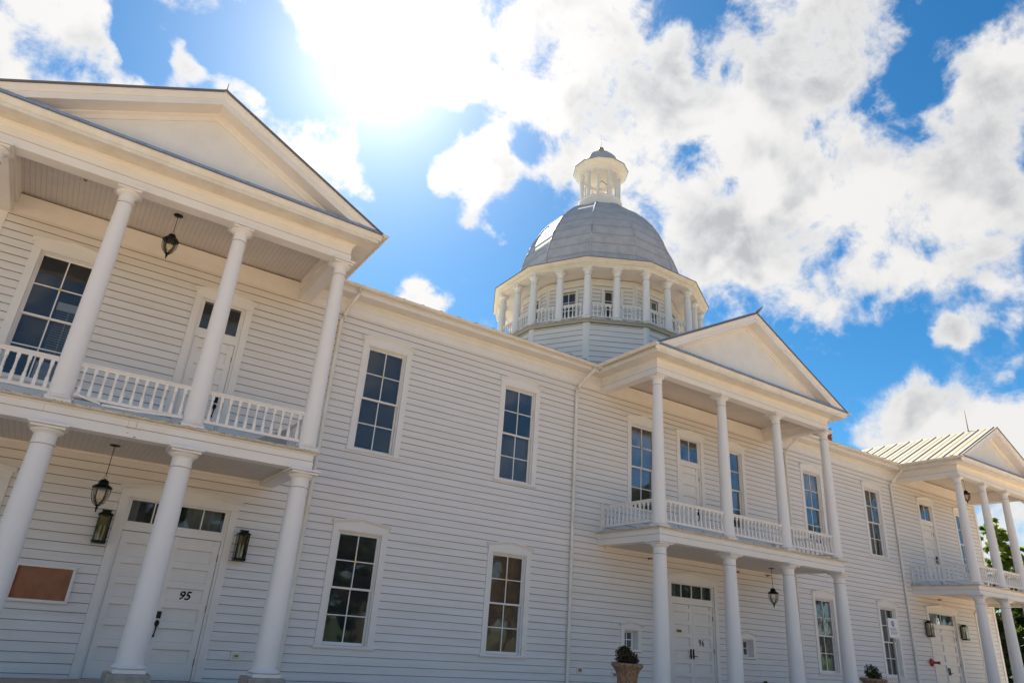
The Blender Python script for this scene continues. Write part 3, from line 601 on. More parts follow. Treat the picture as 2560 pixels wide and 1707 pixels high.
# ------------------------------------------------------------------ the three porches
PORCH = [
    dict(cols=(-2.25, -.389, 1.472, 3.366), yc=-2.30, dd=0.0, m=.505, low=.28, ceil=3.575, sides='R'),
    dict(cols=(12.06, 14.489, 16.829, 19.138), yc=-2.12, dd=-.085, m=.52, low=.20, ceil=3.40, sides='LR'),
    dict(cols=(27.147, 28.976, 30.743, 32.77), yc=-2.17, dd=.0, m=.52, low=.28, ceil=3.60, sides='LR'),
]
colproto = {}
def place_column(kind, H, rb, rt, ab, x, y, z):
    k = (kind, round(H, 3))
    if k not in colproto: c = colproto[k] = make_column('column', H, rb, rt, ab); c.location = (x, y, z)
    else: c = copy_tree(colproto[k], loc=(x, y, z))
    return c
CX = .42     # cornice projection
for pi_, P in enumerate(PORCH):
    c = P['cols']; yc = P['yc']; dd = P['dd']; xl, xr = c[0] - .13, c[3] + .13; yf = yc - .13; cx = (xl + xr) / 2
    # upper entablature
    b = MB(); sweepU(b, [(-.26, 7.58), (0, 7.58), (0, 7.730), (-.024, 7.732), (-.024, 7.738), (-.012, 7.742), (-.012, 7.885), (.002, 7.895), (.014, 7.93), (.04, 7.955), (.04, 8.06), (-.26, 8.06)], xl, xr, yf, -.002)
    b.box(xl + .263, xl + .30, yf + .263, -.04, 7.80, 8.03); b.box(xr - .30, xr - .263, yf + .263, -.04, 7.80, 8.03)
    b.build('entablature', 'paint', hall, bevel=.003)
    b = MB(); sweepU(b, [(-.0238, 7.7335), (-.0015, 7.7335), (-.0015, 7.7395), (-.0119, 7.7395)], xl, xr, yf, -.004); b.build('step_shade_line', 'under', hall)  # dark strip along the fascia step, a painted shade line
    b = MB(); b.box(xl + .261, xr - .261, yf + .261, .004, 8.03, 8.05); b.build('porch_ceiling', 'ceil', hall)
    # horizontal cornice
    b = MB(); sweepU(b, [(.041, 7.972), (CX - .05, 7.972), (CX - .05, 8.035), (CX - .06, 8.04), (CX - .06, 8.14), (.041, 8.14)], xl, xr, yf, -.03)
    x0, x1 = xl - CX, xr + CX
    pr = [(yf - CX + .06 - .0005, 8.036), (yf - CX + .035, 8.036), (yf - CX + .030, 8.046), (yf - CX + .022, 8.075), (yf - CX + .004, 8.105), (yf - CX, 8.125), (yf - CX - .006, 8.13), (yf - CX - .006, 8.152), (yf - CX + .06, 8.152)]
    b.extr_x(pr, x0, x1)
    b.build('cornice', 'gutter', hall)
    b = MB(); y0 = yf - CX - .012
    n_ = 40; zt = 8.154
    b.rings([[(x, y0, zt), (x, yf + .03, 8.225), (x, yf + .03, 8.231), (x, y0, zt + .006)] for x in (x0 + .02, x1 - .02)])
    b.box(x0 + .0, x1 - .0, y0 - .003, y0 + .012, zt - .012, zt + .011, 1)
    b.box(x0 + .01, x1 - .01, y0 + .004, y0 + .010, zt + .0115, zt + .062)
    x = x0 + .2
    while x < x1: b.box(x - .014, x + .014, y0 - .006, y0 + .03, zt - .004, zt + .020, 1); b.box(x + .12, x + .135, y0 - .001, y0 + .0035, zt + .035, zt + .05, 1); x += .42
    b.build('flashing', ['flash', 'drip'], hall)
    # pediment: tympanum, raking cornices
    m = P['m']; xt0, xt1 = x0, x1; hw = (xt1 - xt0) / 2; za = 8.155 + m * hw
    b = MB(); b.rings([[(xl - .2, y, 8.16), (xr + .2, y, 8.16), (cx, y, 8.16 + m * (hw - .22) - .0)] for y in (yf, yf + .06)]); ty = b.build('pediment', 'tymp', hall)
    def rake(prof, name, mt):
        b = MB()
        for sgn in (-1, 1):
            xt = xt0 if sgn < 0 else xt1
            st = [(xt - sgn * (d + .018) / m, y, 8.173) for y, d in prof]
            b.rings([st, [(cx, y, za - d) for y, d in prof]])
        return b.build(name, mt, ty)
    yo = yf - CX
    rake([(yo + .06, .015), (yo - .004, .015), (yo - .004, .04), (yo + .002, .045), (yo + .010, .075), (yo + .030, .12), (yo + .034, .138), (yo + .045, .140), (yo + .045, .262), (yf + .02, .262), (yf + .02, .20), (yo + .06, .20)], 'raking_cornice', 'paint')
    rake([(yf + .01, .263), (yf - .075, .263), (yf - .07, .29), (yf - .03, .32), (yf - .022, .40), (yf + .01, .40)], 'bed_moulding', 'paint')
    # roof
    b = MB(); yr0, yr1 = yf - CX - .02, 5.4 if pi_ != 1 else 1.2
    for sgn in (-1, 1):
        xe = (xt0 - .02) if sgn < 0 else (xt1 + .02); ze = 8.155 - m * .02
        b.rings([[(xe, y, ze), (cx, y, za + .004), (cx, y, za + .032), (xe, y, ze + .026)] for y in (yr0, yr1)])
        b.rings([[(xe, y, ze - .002), (cx, y, za + .002), (cx, y, za + .036), (xe, y, ze + .030)] for y in (yr0 - .004, yr0 + .010)], 2)
        y = yr0 + .12; k = 0
        while y < yr1 - .05:
            hgt, wd = (.042, .022) if k % 2 == 0 else (.016, .03)
            b.rings([[(xe, q, ze + .024), (cx, q, za + .030), (cx, q, za + .030 + hgt), (xe, q, ze + .024 + hgt)] for q in (y, y + wd)], 1 if k % 2 else 3)
            y += .275; k += 1
    b.rings([[(cx - .09, y, za - .02), (cx, y, za + .055), (cx + .09, y, za - .02)] for y in (yr0, yr1)], 1)
    rf = b.build('porch_roof', ['roofm', 'seam', 'drip', 'floorp'], hall)
    b = MB(); ly = {0: yr0 + .03, 1: yr0 + .02, 2: yr0 + 1.05}[pi_]
    if pi_ == 2: b.tube([(cx, ly, za), (cx, ly, za + .1), (cx, ly, za + .85)], [.05, .02, .008], 6); b.tube([(cx, ly, za + .85), (cx, ly, za + .95)], [.01, .002], 5)
    elif pi_ == 0: b.tube([(cx, ly, za), (cx, ly, za + .22)], [.012, .004], 5)
    else: b.rings([[(cx - .05, ly, za), (cx + .05, ly, za), (cx, ly - .24, za + .14)], [(cx - .05, ly + .02, za + .03), (cx + .05, ly + .02, za + .03), (cx, ly - .24, za + .16)]])
    b.build('roof_finial', 'drip', rf)
    # side gutters
    for sgn in ('L', 'R'):
        xg = xl - CX - .045 if sgn == 'L' else xr + CX + .045
        b = MB(); ys = [yo - .07, -.49] if sgn == 'L' or pi_ != 2 else [yo - .07, -.49]
        b.rings([[(xg + gx, y, 8.150 + gy) for gx, gy in GP] for y in ys], 0, True)
        cap = [(xg + .07 * math.cos(math.pi + math.pi * i / 10), yo - .071, 8.150 + .07 * math.sin(math.pi + math.pi * i / 10)) for i in range(11)]
        b.rings([cap, [(p[0], p[1] + .006, p[2]) for p in cap]])
        b.box(min(xg, xg + (.05 if sgn == 'L' else -.05)), max(xg, xg + (.05 if sgn == 'L' else -.05)), yo + .0, -.41, 8.142, 8.152)
        b.build('gutter', 'gutter', hall)
    # deck
    zb, zt = 3.48 + dd, 3.80 + dd
    b = MB(); sweepU(b, [(-.26, zb), (0, zb), (0, zb + .146), (-.022, zb + .148), (-.022, zb + .155), (-.010, zb + .158), (-.010, zb + .255), (.004, zb + .262), (.022, zb + .270), (.03, zb + .285), (-.26, zb + .285)], xl, xr, yf, -.002)
    b.build('deck_beam', 'paint', hall, bevel=.003)
    b = MB(); sweepU(b, [(-.0218, zb + .1495), (-.001, zb + .1495), (-.001, zb + .1565), (-.0119, zb + .1565)], xl, xr, yf, -.004); b.build('step_shade_line', 'under', hall)  # shade of the deck beam step, painted as a dark strip
    b = MB(); sweepU(b, [(-.3, zb + .286), (.045, zb + .286), (.072, zb + .300), (.075, zb + .318), (-.3, zb + .318)], xl, xr, yf, -.002)
    b.build('deck_edge', 'ledge', hall)
    b = MB(); sweepU(b, [(.050, zb + .3185), (.079, zb + .3185), (.079, zb + .3285), (.050, zb + .3285)], xl, xr, yf, -.002)
    b.build('deck_edge', 'peel', hall)
    b = MB(); b.box(xl - .04, xr + .04, yf - .04, -.03, zb + .3186, zb + .326); b.build('deck_floor', 'floorp', hall)
    b = MB(); b.box(xl + .261, xr - .261, yf + .261, .004, P['ceil'], P['ceil'] + .02); b.build('porch_ceiling', 'ceil', hall)
    b = MB(); b.box(xl + .264, xr - .264, -.06, -.0245, P['ceil'] - .045, P['ceil'] - .0005); b.build('ceiling_moulding', 'paint', hall)
    zf = zb + .326
    for x in c:
        place_column('up', 7.58 - zf, .158, .118, .178, x, yc, zf)
        place_column('lo', zb - P['low'], .192, .152, .220, x, yc, P['low'])
        b = MB(); b.box(-.285, .285, -.285, .285, -.402 - 0, P['low'] - .001); b.build('pedestal', 'conc', hall, bevel=.02, loc=(x, yc, 0))
    # railings
    rt_, rb_ = zt + .70, zt + .145
    for i in range(3):
        n = 11 if pi_ != 1 else 14
        x0_, x1_ = c[i] + .145, c[i + 1] - .145
        railing((x0_, yc, 0), (x1_, yc, 0), rb_, rt_, n)
    for s_ in P['sides']:
        x = c[0] if s_ == 'L' else c[3]
        railing((x, -.03, 0), (x, yc + .145, 0), rb_, rt_, 13)
        b = MB(); b.box(x - .045, x + .045, -.075, -.026, zt + .03, rt_ + .06); b.build('rail_post', 'paint', hall)
# the broken lower rail of the first porch
b = MB()
def strip(pts, w=.032, t=.02, y=-2.37):
    for (xa, za), (xb, zb) in zip(pts[:-1], pts[1:]):
        b.rings([[(xa, q, za), (xa, q, za + w), (xb, q, zb + w), (xb, q, zb)] for q in (y - t, y + t)])
b.box(-.2, 1.15, -2.335, -2.325, 3.915, 3.928, 1); strip([(-.22, 3.965), (.15, 3.885)]); strip([(.17, 3.875), (.62, 3.885), (1.30, 3.935)], .036)  # dark pieces stand in for the shaded gap below the rail
b.box(-.1, .1, -2.325, -2.318, 3.925, 3.943, 1); b.rings([[(x, q, z) for x, z in ((-.05, 3.93), (.42, 3.905), (.45, 3.915), (.1, 3.935))] for q in (-2.35, -2.335)], 1)
b.build('broken_rail', ['paint', 'drip'], hall)
# boxed metal pieces and stains on the deck beams
b = MB()
for x0, x1 in ((.585, .592), (.70, .712), (-.52, -.514)):
    b.box(x0, x1, -2.4215, -2.4205, 3.64, 3.735)
b.box(.55, .78, -2.4317, -2.4305, 3.616, 3.632); b.build('rust_stain', 'rust', hall)
b = MB(); b.box(.70, .735, -2.4318, -2.4305, 3.49, 3.505); b.box(.60, .62, -2.4318, -2.4305, 3.54, 3.55); b.build('bare_patch', 'drip', hall)
# porch floors
for a, c_, n_ in ((-9, 34, 0),):
    b = MB(); b.box(-8.9, 33.6, -2.95, -.03, -.40, -.006); o = b.build('porch_floor', 'walk', hall)
# loose board leaning at the right end of the first balcony
b = MB(); b.rings([[(2.35, y, 3.83), (3.12, y, 4.28), (3.16, y, 4.24), (3.16, y, 3.83)] for y in (-1.75, -1.72)]); b.build('leaning_panel', 'greyp', hall)

# ------------------------------------------------------------------ the belvedere
TX, TY = 15.6, 4.6
VA = [R(15 + 30 * k) for k in range(12)]         # vertex directions measured from -Y towards -X
def tp(r, a, z): return (TX - r * math.sin(a), TY - r * math.cos(a), z)
def poly(r, z): return [tp(r, a, z) for a in VA]
def ringsof(prof, name, m, parent=hall, sm=False):
    b = MB(); b.rings([poly(r, z) for r, z in prof], 0, sm, True, False); return b.build(name, m, parent)
def face_T(r, k):      # local frame of the face between vertex k and k+1: x along the face, y outward->inward
    a = (VA[k] + VA[(k + 1) % 12]) / 2 if k < 11 else VA[11] + R(15)
    ap = r * math.cos(R(15)); c = Vector((TX - ap * math.sin(a), TY - ap * math.cos(a), 0)); w = 2 * r * math.sin(R(15))
    yv = Vector((math.sin(a), math.cos(a), 0)); xv = Vector((yv.y, -yv.x, 0))
    T = Matrix(((xv.x, yv.x, 0, c.x), (xv.y, yv.y, 0, c.y), (0, 0, 1, 0), (0, 0, 0, 1))); return T, w
# base
RB = 3.86
b = MB()
for k in range(12):
    T, w = face_T(RB, k); b.T = T; siding(b, -w / 2 + .1, w / 2 - .1, 8.6, 10.68, [], pitch=.185)
b.build('tower_base', ['siding', 'under'], hall)
b = MB(); b.rings([poly(RB - .004, 8.4), poly(RB - .004, 10.7)], 0, False, True, True); b.build('tower_base_sheathing', 'sheath', hall)
for k in range(12):
    b = MB(); a = VA[k]; T, w = face_T(RB + .030, k); b.T = T
    b.box(-w / 2 - .003, -w / 2 + .115, -.001, .026, 8.5, 10.7); 
    b.build('corner_board', 'paint', hall)
    b = MB(); T, w = face_T(RB + .030, (k - 1) % 12); b.T = T; b.box(w / 2 - .115, w / 2 + .003, .0, .027, 8.5, 10.7)
    b.build('corner_board', 'paint', hall)
ringsof([(3.4, 10.702), (3.97, 10.702), (4.00, 10.755), (4.05, 10.765), (4.05, 10.80), (3.0, 10.83)], 'gallery_floor', 'greyp')
ringsof([(4.051, 10.785), (4.058, 10.785), (4.058, 10.806), (4.0, 10.808)], 'gallery_edge', 'peel')
# wall of the gallery
RW = 3.08
b = MB(); bs = MB(); fr = MB()
tw = 2 * RW * math.sin(R(15)); hw_, wh0, wh1 = .29, 10.98, 12.32
for k in range(12):
    T, w = face_T(RW, k); b.T = T; siding(b, -w / 2 + .09, w / 2 - .09, 10.84, 12.50, [(-hw_ - .11, hw_ + .11, wh0 - .05, wh1 + .13)], pitch=.15)
    bs.T = T; holed_slab(bs, -w / 2 + .02, w / 2 - .02, 10.84, 12.9, .006, .08, [(-hw_, hw_, wh0, wh1)])
    fr.T = T; fr.box(-w / 2, -w / 2 + .09, -.03, .0055, 10.84, 12.50); fr.box(w / 2 - .09, w / 2, -.0305, .0050, 10.84, 12.50); fr.box(-w / 2, w / 2, -.034, .0055, 12.502, 12.66); fr.box(-w / 2, w / 2, -.05, .005, 12.662, 12.74)
b.build('tower_wall', ['siding', 'under'], hall); bs.build('tower_wall_sheathing', 'sheath', hall); fr.build('tower_frieze', 'paint', hall)
tproto = None
for k in range(12):
    T, w = face_T(RW, k)
    if tproto is None:
        s = MB(); s.box(-hw_ - .10, -hw_, -.036, .0055, wh0, wh1 + .02); s.box(hw_, hw_ + .10, -.036, .0055, wh0, wh1 + .02); s.box(-hw_ - .12, hw_ + .12, -.04, .0052, wh1 + .0205, wh1 + .12); s.box(-hw_ - .11, hw_ + .11, -.05, .005, wh0 - .05, wh0 - .0005)
        s.box(-hw_, -hw_ + .04, .03, .06, wh0, wh1); s.box(hw_ - .04, hw_, .03, .06, wh0, wh1); s.box(-.012, .012, .031, .059, wh0, wh1)
        for z in (wh0 + .0, wh0 + .31, wh0 + .64, wh0 + .96, wh1 - .035): s.box(-hw_ + .0402, -.0121, .0315, .0585, z, z + (.035 if z in (wh0 + .64, wh0, wh1 - .035) else .02)); s.box(.0121, hw_ - .0402, .0315, .0585, z, z + (.035 if z in (wh0 + .64, wh0, wh1 - .035) else .02))
        tproto = s.build('tower_window', 'paint', hall); g = MB(); g.box(-hw_ + .02, hw_ - .02, .044, .048, wh0, wh1); kid(tproto, g.build('pane', 'glass', tproto)); o = tproto
    else: o = copy_tree(tproto)
    o.matrix_world = T
ringsof([(3.06, 12.78), (4.02, 12.76)], 'gallery_ceiling', 'paint')
b = MB(); b.rings([poly(2.6, 10.9), poly(2.6, 12.7)], 0, False, True, True); b.build('tower_core', 'intwall', hall)
# gallery columns and railings
CR = 3.86
def colpos(j):       # 24 stations: even = vertices, odd = middle of a face
    a = R(15 + 15 * j); r = CR if j % 2 == 0 else CR * math.cos(R(15)); return a, Vector(tp(r, a, 0))
tc_ = None
for j in range(24):
    a, p = colpos(j)
    if tc_ is None:
        tc_ = make_column('tower_column', 1.915, .135, .112, .145, 24)
        o = tc_
    else: o = copy_tree(tc_)
    aa = a if j % 2 == 0 else a
    o.location = (p.x, p.y, 10.835); o.rotation_euler = (0, 0, -aa)
for j in range(24):
    a, p = colpos(j); a2, q = colpos((j + 1) % 24); d = (q - p); Ln = d.length; u = d.normalized(); s0 = p + u * .15; s1 = q - u * .15
    b = MB(); LL = (s1 - s0).length; zt_, zb_ = 11.44, 10.93
    b.box(0, LL, -.026, .026, zt_ - .04, zt_); b.box(0, LL, -.02, .02, zt_ - .09, zt_ - .0605); b.box(0, LL, -.022, .022, zb_, zb_ + .035)
    n = max(4, int(LL / .12))
    for i in range(n):
        x = LL * (i + .5) / n; b.box(x - .022, x + .022, -.022, .022, zb_ + .035, zb_ + .13); b.box(x - .014, x + .014, -.014, .014, zb_ + .13, zt_ - .17); b.box(x - .022, x + .022, -.022, .022, zt_ - .15, zt_ - .04)
    o = b.build('tower_railing', 'paint', hall, loc=(s0.x, s0.y, 0)); o.rotation_euler = (0, 0, math.atan2(u.y, u.x))
# beam and cornice
ringsof([(3.98, 12.752), (3.74, 12.752), (3.74, 12.78)], 'tower_beam', 'paint')
ringsof([(3.98, 12.7525), (3.98, 12.83), (4.03, 12.86), (4.03, 12.875), (4.10, 12.89), (4.10, 12.925), (4.13, 12.93), (4.17, 12.96), (4.20, 12.985), (4.20, 13.01)], 'tower_cornice', 'gutter')
ringsof([(4.19, 13.011), (4.225, 13.011), (4.225, 13.026), (4.0, 13.032)], 'drip_edge', 'drip')
ringsof([(4.2, 13.028), (3.2, 13.18)], 'gallery_roof', 'dome')
# dome: lapped sheet courses with standing ribs
prof = [(3.34, 13.10), (3.335, 13.35), (3.28, 13.75), (3.19, 14.2), (3.07, 14.65), (2.91, 15.10), (2.70, 15.55), (2.44, 16.0), (2.12, 16.42), (1.72, 16.85), (1.36, 17.14), (1.05, 17.36)]
b = MB(); fine_ = []
def dome_r(z):
    for (r0, z0), (r1, z1) in zip(prof[:-1], prof[1:]):
        if z0 <= z <= z1: return r0 + (r1 - r0) * (z - z0) / (z1 - z0)
    return prof[-1][0]
for (r0, z0), (r1, z1) in zip(prof[:-1], prof[1:]):
    b.rings([poly(r0 + .016, z0 - .03), poly(r1 + .004, z1)], 0, False, True, False); b.rings([poly(r0 + .016, z0 - .03), poly(r0 - .01, z0 - .03)], 1, False, True, False)
    b.rings([poly(r0 + .0185, z0 - .022), poly(r0 + .0175, z0 + .010)], 1, False, True, False)
    for k in range(12):      # staggered vertical laps
        t = random.uniform(.2, .8); A0, A1 = Vector(tp(r0 + .018, VA[k], z0)), Vector(tp(r0 + .018, VA[(k + 1) % 12], z0)); B0, B1 = Vector(tp(r1 + .006, VA[k], z1)), Vector(tp(r1 + .006, VA[(k + 1) % 12], z1))
        dt = .004; nrm = (A0 + A1) / 2 - Vector((TX, TY, z0)); nrm.normalize(); nrm *= .003
        b.face([A0.lerp(A1, t) + nrm, A0.lerp(A1, t + dt) + nrm, B0.lerp(B1, t + dt) + nrm, B0.lerp(B1, t) + nrm], 1)
dome = b.build('dome', ['dome', 'domeseam'], hall)
for k in range(12):
    b = MB(); b.tube([tp(r + .012, VA[k], z) for r, z in prof], .032, 8); b.build('dome_rib', 'dome', dome)
# lantern on top
b = MB(); b.rings([poly(r, z) for r, z in ((1.06, 17.3), (1.10, 17.46), (.90, 17.60), (.90, 17.84), (.94, 17.86), (.94, 17.90), (.70, 17.91))], 0, False, True, False); cup = b.build('cupola', 'paint', hall)
pp = None
for a in VA:
    if pp is None:
        b = MB(); b.box(-.048, .048, -.045, .045, 17.905, 19.13); pp = b.build('cupola_post', 'paint', cup); o = pp
    else: o = pp.copy(); COL.objects.link(o); o.parent = cup
    p = tp(.81, a, 0); o.location = p; o.rotation_euler = (0, 0, -a)
b = MB(); b.rings([poly(r, z) for r, z in ((.74, 19.13), (.87, 19.13), (.87, 19.24), (.93, 19.27), (.93, 19.30), (1.06, 19.36), (1.12, 19.42), (1.17, 19.49), (1.17, 19.53), (.8, 19.56))], 0, False, True, False)
b.rings([poly(.74, 19.13), poly(.70, 19.3), poly(.02, 19.32)], 0, False, True, False); b.build('cupola_cornice', 'paint', cup)
b = MB(); b.rings([poly(r, z) for r, z in ((1.19, 19.532), (1.19, 19.55), (.86, 19.66), (.82, 19.90), (.72, 20.14), (.56, 20.34), (.34, 20.48), (.12, 20.55), (.02, 20.56))], 0, False, True, False); b.build('cupola_roof', 'dome', cup)
b = MB(); b.lathe([(.03, 20.53), (.09, 20.56), (.06, 20.62), (.11, 20.68), (.135, 20.77), (.11, 20.87), (.05, 20.91), (.012, 20.93), (.008, 21.1), (.004, 21.6)], TX, TY, 16); b.build('finial', 'gold', cup)
b = MB(); b.tube([(TX - .1, TY, 18.0), (TX - .1, TY, 19.0), (TX + .1, TY, 19.2), (TX + .35, TY - .1, 19.0), (TX + .42, TY - .1, 18.5)], .014, 6); b.box(TX + .38, TX + .46, TY - .14, TY - .06, 17.95, 18.62); b.build('cupola_cable', 'black', cup)

# ------------------------------------------------------------------ lamps, fittings
def pendant(loc, drop, label):
    """hanging lantern: origin at the ceiling"""
    t = thing('pendant_lantern', label, 'lantern', loc, 'hanging porch lanterns')
    b = MB(); b.lathe([(.0, -.0), (.085, -.003), (.085, -.012), (.05, -.022), (.012, -.03)], seg=18); b.build('canopy', 'black', t)
    b = MB(); b.tube([(0, 0, -.02), (0, 0, -drop + .11)], .0065, 6)
    z = -drop + .085; b.tube([(.026 * math.cos(a), 0, z + .026 * math.sin(a)) for a in [2 * math.pi * i / 12 for i in range(13)]], .0035, 5); b.build('chain', 'black', t)
    z = -drop; b = MB(); seg = 8
    b.rings([[(r * math.cos(2 * math.pi * i / seg), r * math.sin(2 * math.pi * i / seg), z + h) for i in range(seg)] for r, h in ((.012, .06), (.03, .05), (.062, .035), (.075, .0), (.08, -.03), (.13, -.055), (.15, -.085), (.145, -.10), (.115, -.105))], 0, True); b.build('lantern_cap', 'black', t)
    b = MB()
    for i in range(6):
        a = math.pi / 3 * i; c_, s_ = math.cos(a), math.sin(a)
        b.tube([(r * c_, r * s_, z + h) for r, h in ((.13, -.09), (.132, -.15), (.12, -.24), (.085, -.32), (.03, -.37))], .006, 5)
    b.lathe([(.045, z - .36), (.035, z - .375), (.014, z - .385), (.022, z - .405), (.018, z - .425), (.008, z - .435), (.014, z - .452), (.002, z - .475)][::-1], seg=12); b.build('cage', 'black', t)
    b = MB(); b.lathe([(.030, z - .355), (.075, z - .32), (.108, z - .24), (.12, z - .15), (.118, z - .10)], seg=16); b.build('lantern_glass', 'lampglass', t)
    b = MB(); b.lathe([(.012, z - .34), (.012, z - .24), (.016, z - .235), (.02, z - .20), (.012, z - .16), (.002, z - .14)], seg=8); b.build('bulb', 'cream', t)
    return t
pendant((.46, -1.13, 8.03), .47, 'black hanging lantern under the upper porch ceiling of the left porch')
pendant((.56, -1.10, 3.575), .62, 'black hanging lantern over the entrance of the left porch, above the wall lamp')
pendant((17.63, -1.0, 3.40), .60, 'black hanging lantern beside the third lower column of the middle porch')
pendant((29.76, -1.25, 8.03), .50, 'black hanging lantern half hidden by the first upper column of the right porch')
def wall_lamp(loc, label, group='box wall lamps by the doors'):
    t = thing('wall_lamp', label, 'wall lamp', loc, group)
    b = MB(); b.box(-.055, .055, -.022, 0, -.2, .2); b.box(-.105, .105, -.205, -.024, -.28, -.245); b.box(-.115, .115, -.213, -.02, -.245, -.232)
    for sx in (-1, 1):
        for yy in (-.20, -.03): b.box(sx * .092 - .009, sx * .092 + .009, yy - .0, yy + .018, -.232, .19)
    b.box(-.115, .115, -.213, -.012, .19, .205); b.rings([[(x * k, -.113 + y * k, z) for x, y in ((-.11, -.095), (.11, -.095), (.11, .095), (-.11, .095))] for k, z in ((1, .205), (.72, .232))]); b.box(-.065, .065, -.17, -.055, .232, .262); b.box(-.075, .075, -.18, -.045, .262, .274)
    b.build('lamp_housing', 'black', t, bevel=.002)
    b = MB(); b.box(-.085, .085, -.203, -.200, -.23, .19); b.box(-.1005, -.0985, -.18, -.03, -.23, .19); b.box(.0985, .1005, -.18, -.03, -.23, .19); b.build('lamp_glass', 'lampglass', t)
    b = MB(); b.box(-.08, .08, -.045, -.040, -.22, .18); b.build('reflector', M['mirror'], t)
    b = MB()
    for x in (-.03, .03): b.lathe([(.013, -.232), (.013, -.06), (.016, -.055), (.014, -.02), (.003, .03)], x, -.11, 8)
    b.build('candle_bulb', 'cream', t)
wall_lamp((.775, -.026, 2.36), 'black box lantern on the wall left of door 95')
wall_lamp((3.12, -.026, 2.33), 'black box lantern on the wall right of door 95')
wall_lamp((14.10, -.026, 2.24), 'black box lantern left of door 96, half hidden by the first lower column')
wall_lamp((27.60, -.026, 2.36), 'black box lantern left of the double door under the far right porch')
wall_lamp((30.11, -.026, 2.38), 'black box lantern right of the double door under the far right porch')
# notice case
t = thing('notice_case', 'white framed notice case with orange cork behind glass, left of door 95', 'notice board', (.16, -.024, 1.38))
b = MB(); w, h = .435, .29; b.box(-w, w, -.05, 0, h - .045, h); b.box(-w, w, -.05, 0, -h, -h + .045); b.box(-w, -w + .045, -.0505, 0, -h + .045, h - .045); b.box(w - .045, w, -.0505, 0, -h + .045, h - .045); b.build('frame', 'paint', t, bevel=.004)
b = MB(); b.box(-w + .045, w - .045, -.012, -.002, -h + .045, h - .045); b.build('back_board', 'cork', t)
b = MB(); b.box(-w + .045, w - .045, -.044, -.041, -h + .045, h - .045); b.build('glass_front', 'noticeglass', t)
# sockets
def socket(loc, label, mcov, cm='black', s=1.0):
    t = thing('wall_socket', label, 'socket', loc, 'outdoor wall sockets')
    b = MB(); b.box(-.085 * s, .085 * s, -.028, 0, -.075 * s, .075 * s); b.build('back_plate', 'paint', t)
    b = MB(); b.box(-.052 * s, .052 * s, -.05, -.0285, -.04 * s, .045 * s); b.build('cover', mcov, t, bevel=.004)
    b = MB(); b.box(-.025 * s, .03 * s, -.053, -.0505, -.01 * s, .012 * s); b.build('outlet', cm, t)
socket((3.45, -.022, .44), 'cream wall socket low on the clapboards right of door 95', 'cream')
socket((11.43, -.022, .47), 'copper coloured valve plate low on the wall right of the second downspout', 'orange', 'bronze', .9)
socket((12.52, -.022, .40), 'small grey wall socket behind the big stone urn', 'greyp')
# sprinklers
def sprinkler(loc, label, side=False):
    t = thing('sprinkler_head', label, 'sprinkler', loc, 'fire sprinkler heads under the porches')
    b = MB()
    if side: b.tube([(0, 0, 0), (0, -.05, 0), (0, -.09, 0)], [.03, .02, .018], 8); b.box(-.03, .03, -.13, -.12, -.006, .02); b.tube([(0, -.09, 0), (0, -.125, .0)], .01, 6)
    else: b.tube([(0, 0, 0), (0, 0, -.03), (0, 0, -.05)], [.035, .018, .018], 8); b.tube([(-.02, 0, -.05), (-.026, 0, -.08), (0, 0, -.10)], .005, 5); b.tube([(.02, 0, -.05), (.026, 0, -.08), (0, 0, -.10)], .005, 5); b.tube([(0, 0, -.098), (0, 0, -.104)], .032, 10)
    b.build('sprinkler_body', 'steel', t)
for (x, y), lb in zip(((-1.10, -1.45), (2.10, -1.55), (13.4, -1.42), (16.95, -1.47)),
    ('sprinkler head left of the hanging lantern under the left porch roof', 'sprinkler head right of the hanging lantern under the left porch roof', 'sprinkler head by the first upper column of the middle porch', 'sprinkler head by the third upper column of the middle porch')):
    sprinkler((x, y, 8.029), lb)
for (x, z), lb in zip(((13.73, 3.27), (17.27, 3.28), (18.70, 3.32), (28.76, 3.44), (31.9, 3.45)),
    ('side sprinkler left of the first lower column of the middle porch', 'side sprinkler right of the second lower column of the middle porch', 'side sprinkler behind the lantern chain of the middle porch', 'side sprinkler above the double door of the right porch', 'side sprinkler beside the first lower column of the right porch')):
    sprinkler((x, -.024, z), lb, True)
# alarm bell
t = thing('alarm_bell', 'red fire alarm bell with horn left of the far double door', 'alarm bell', (27.56, -.026, 1.24))
b = MB(); b.rings([[(r * math.cos(a), -y, r * math.sin(a)) for a in [2 * math.pi * i / 20 for i in range(20)]] for r, y in ((.13, 0), (.13, .02), (.10, .05), (.05, .07))], 0, True); b.build('bell', 'red', t)
b = MB(); b.tube([(.03, -.06, 0), (.08, -.14, 0), (.1, -.24, 0)], [.045, .04, .05], 10); b.build('horn', 'red', t)
b = MB(); b.tube([(.1, -.241, 0), (.102, -.25, 0)], [.051, .051], 10); b.build('nozzle', 'black', t)

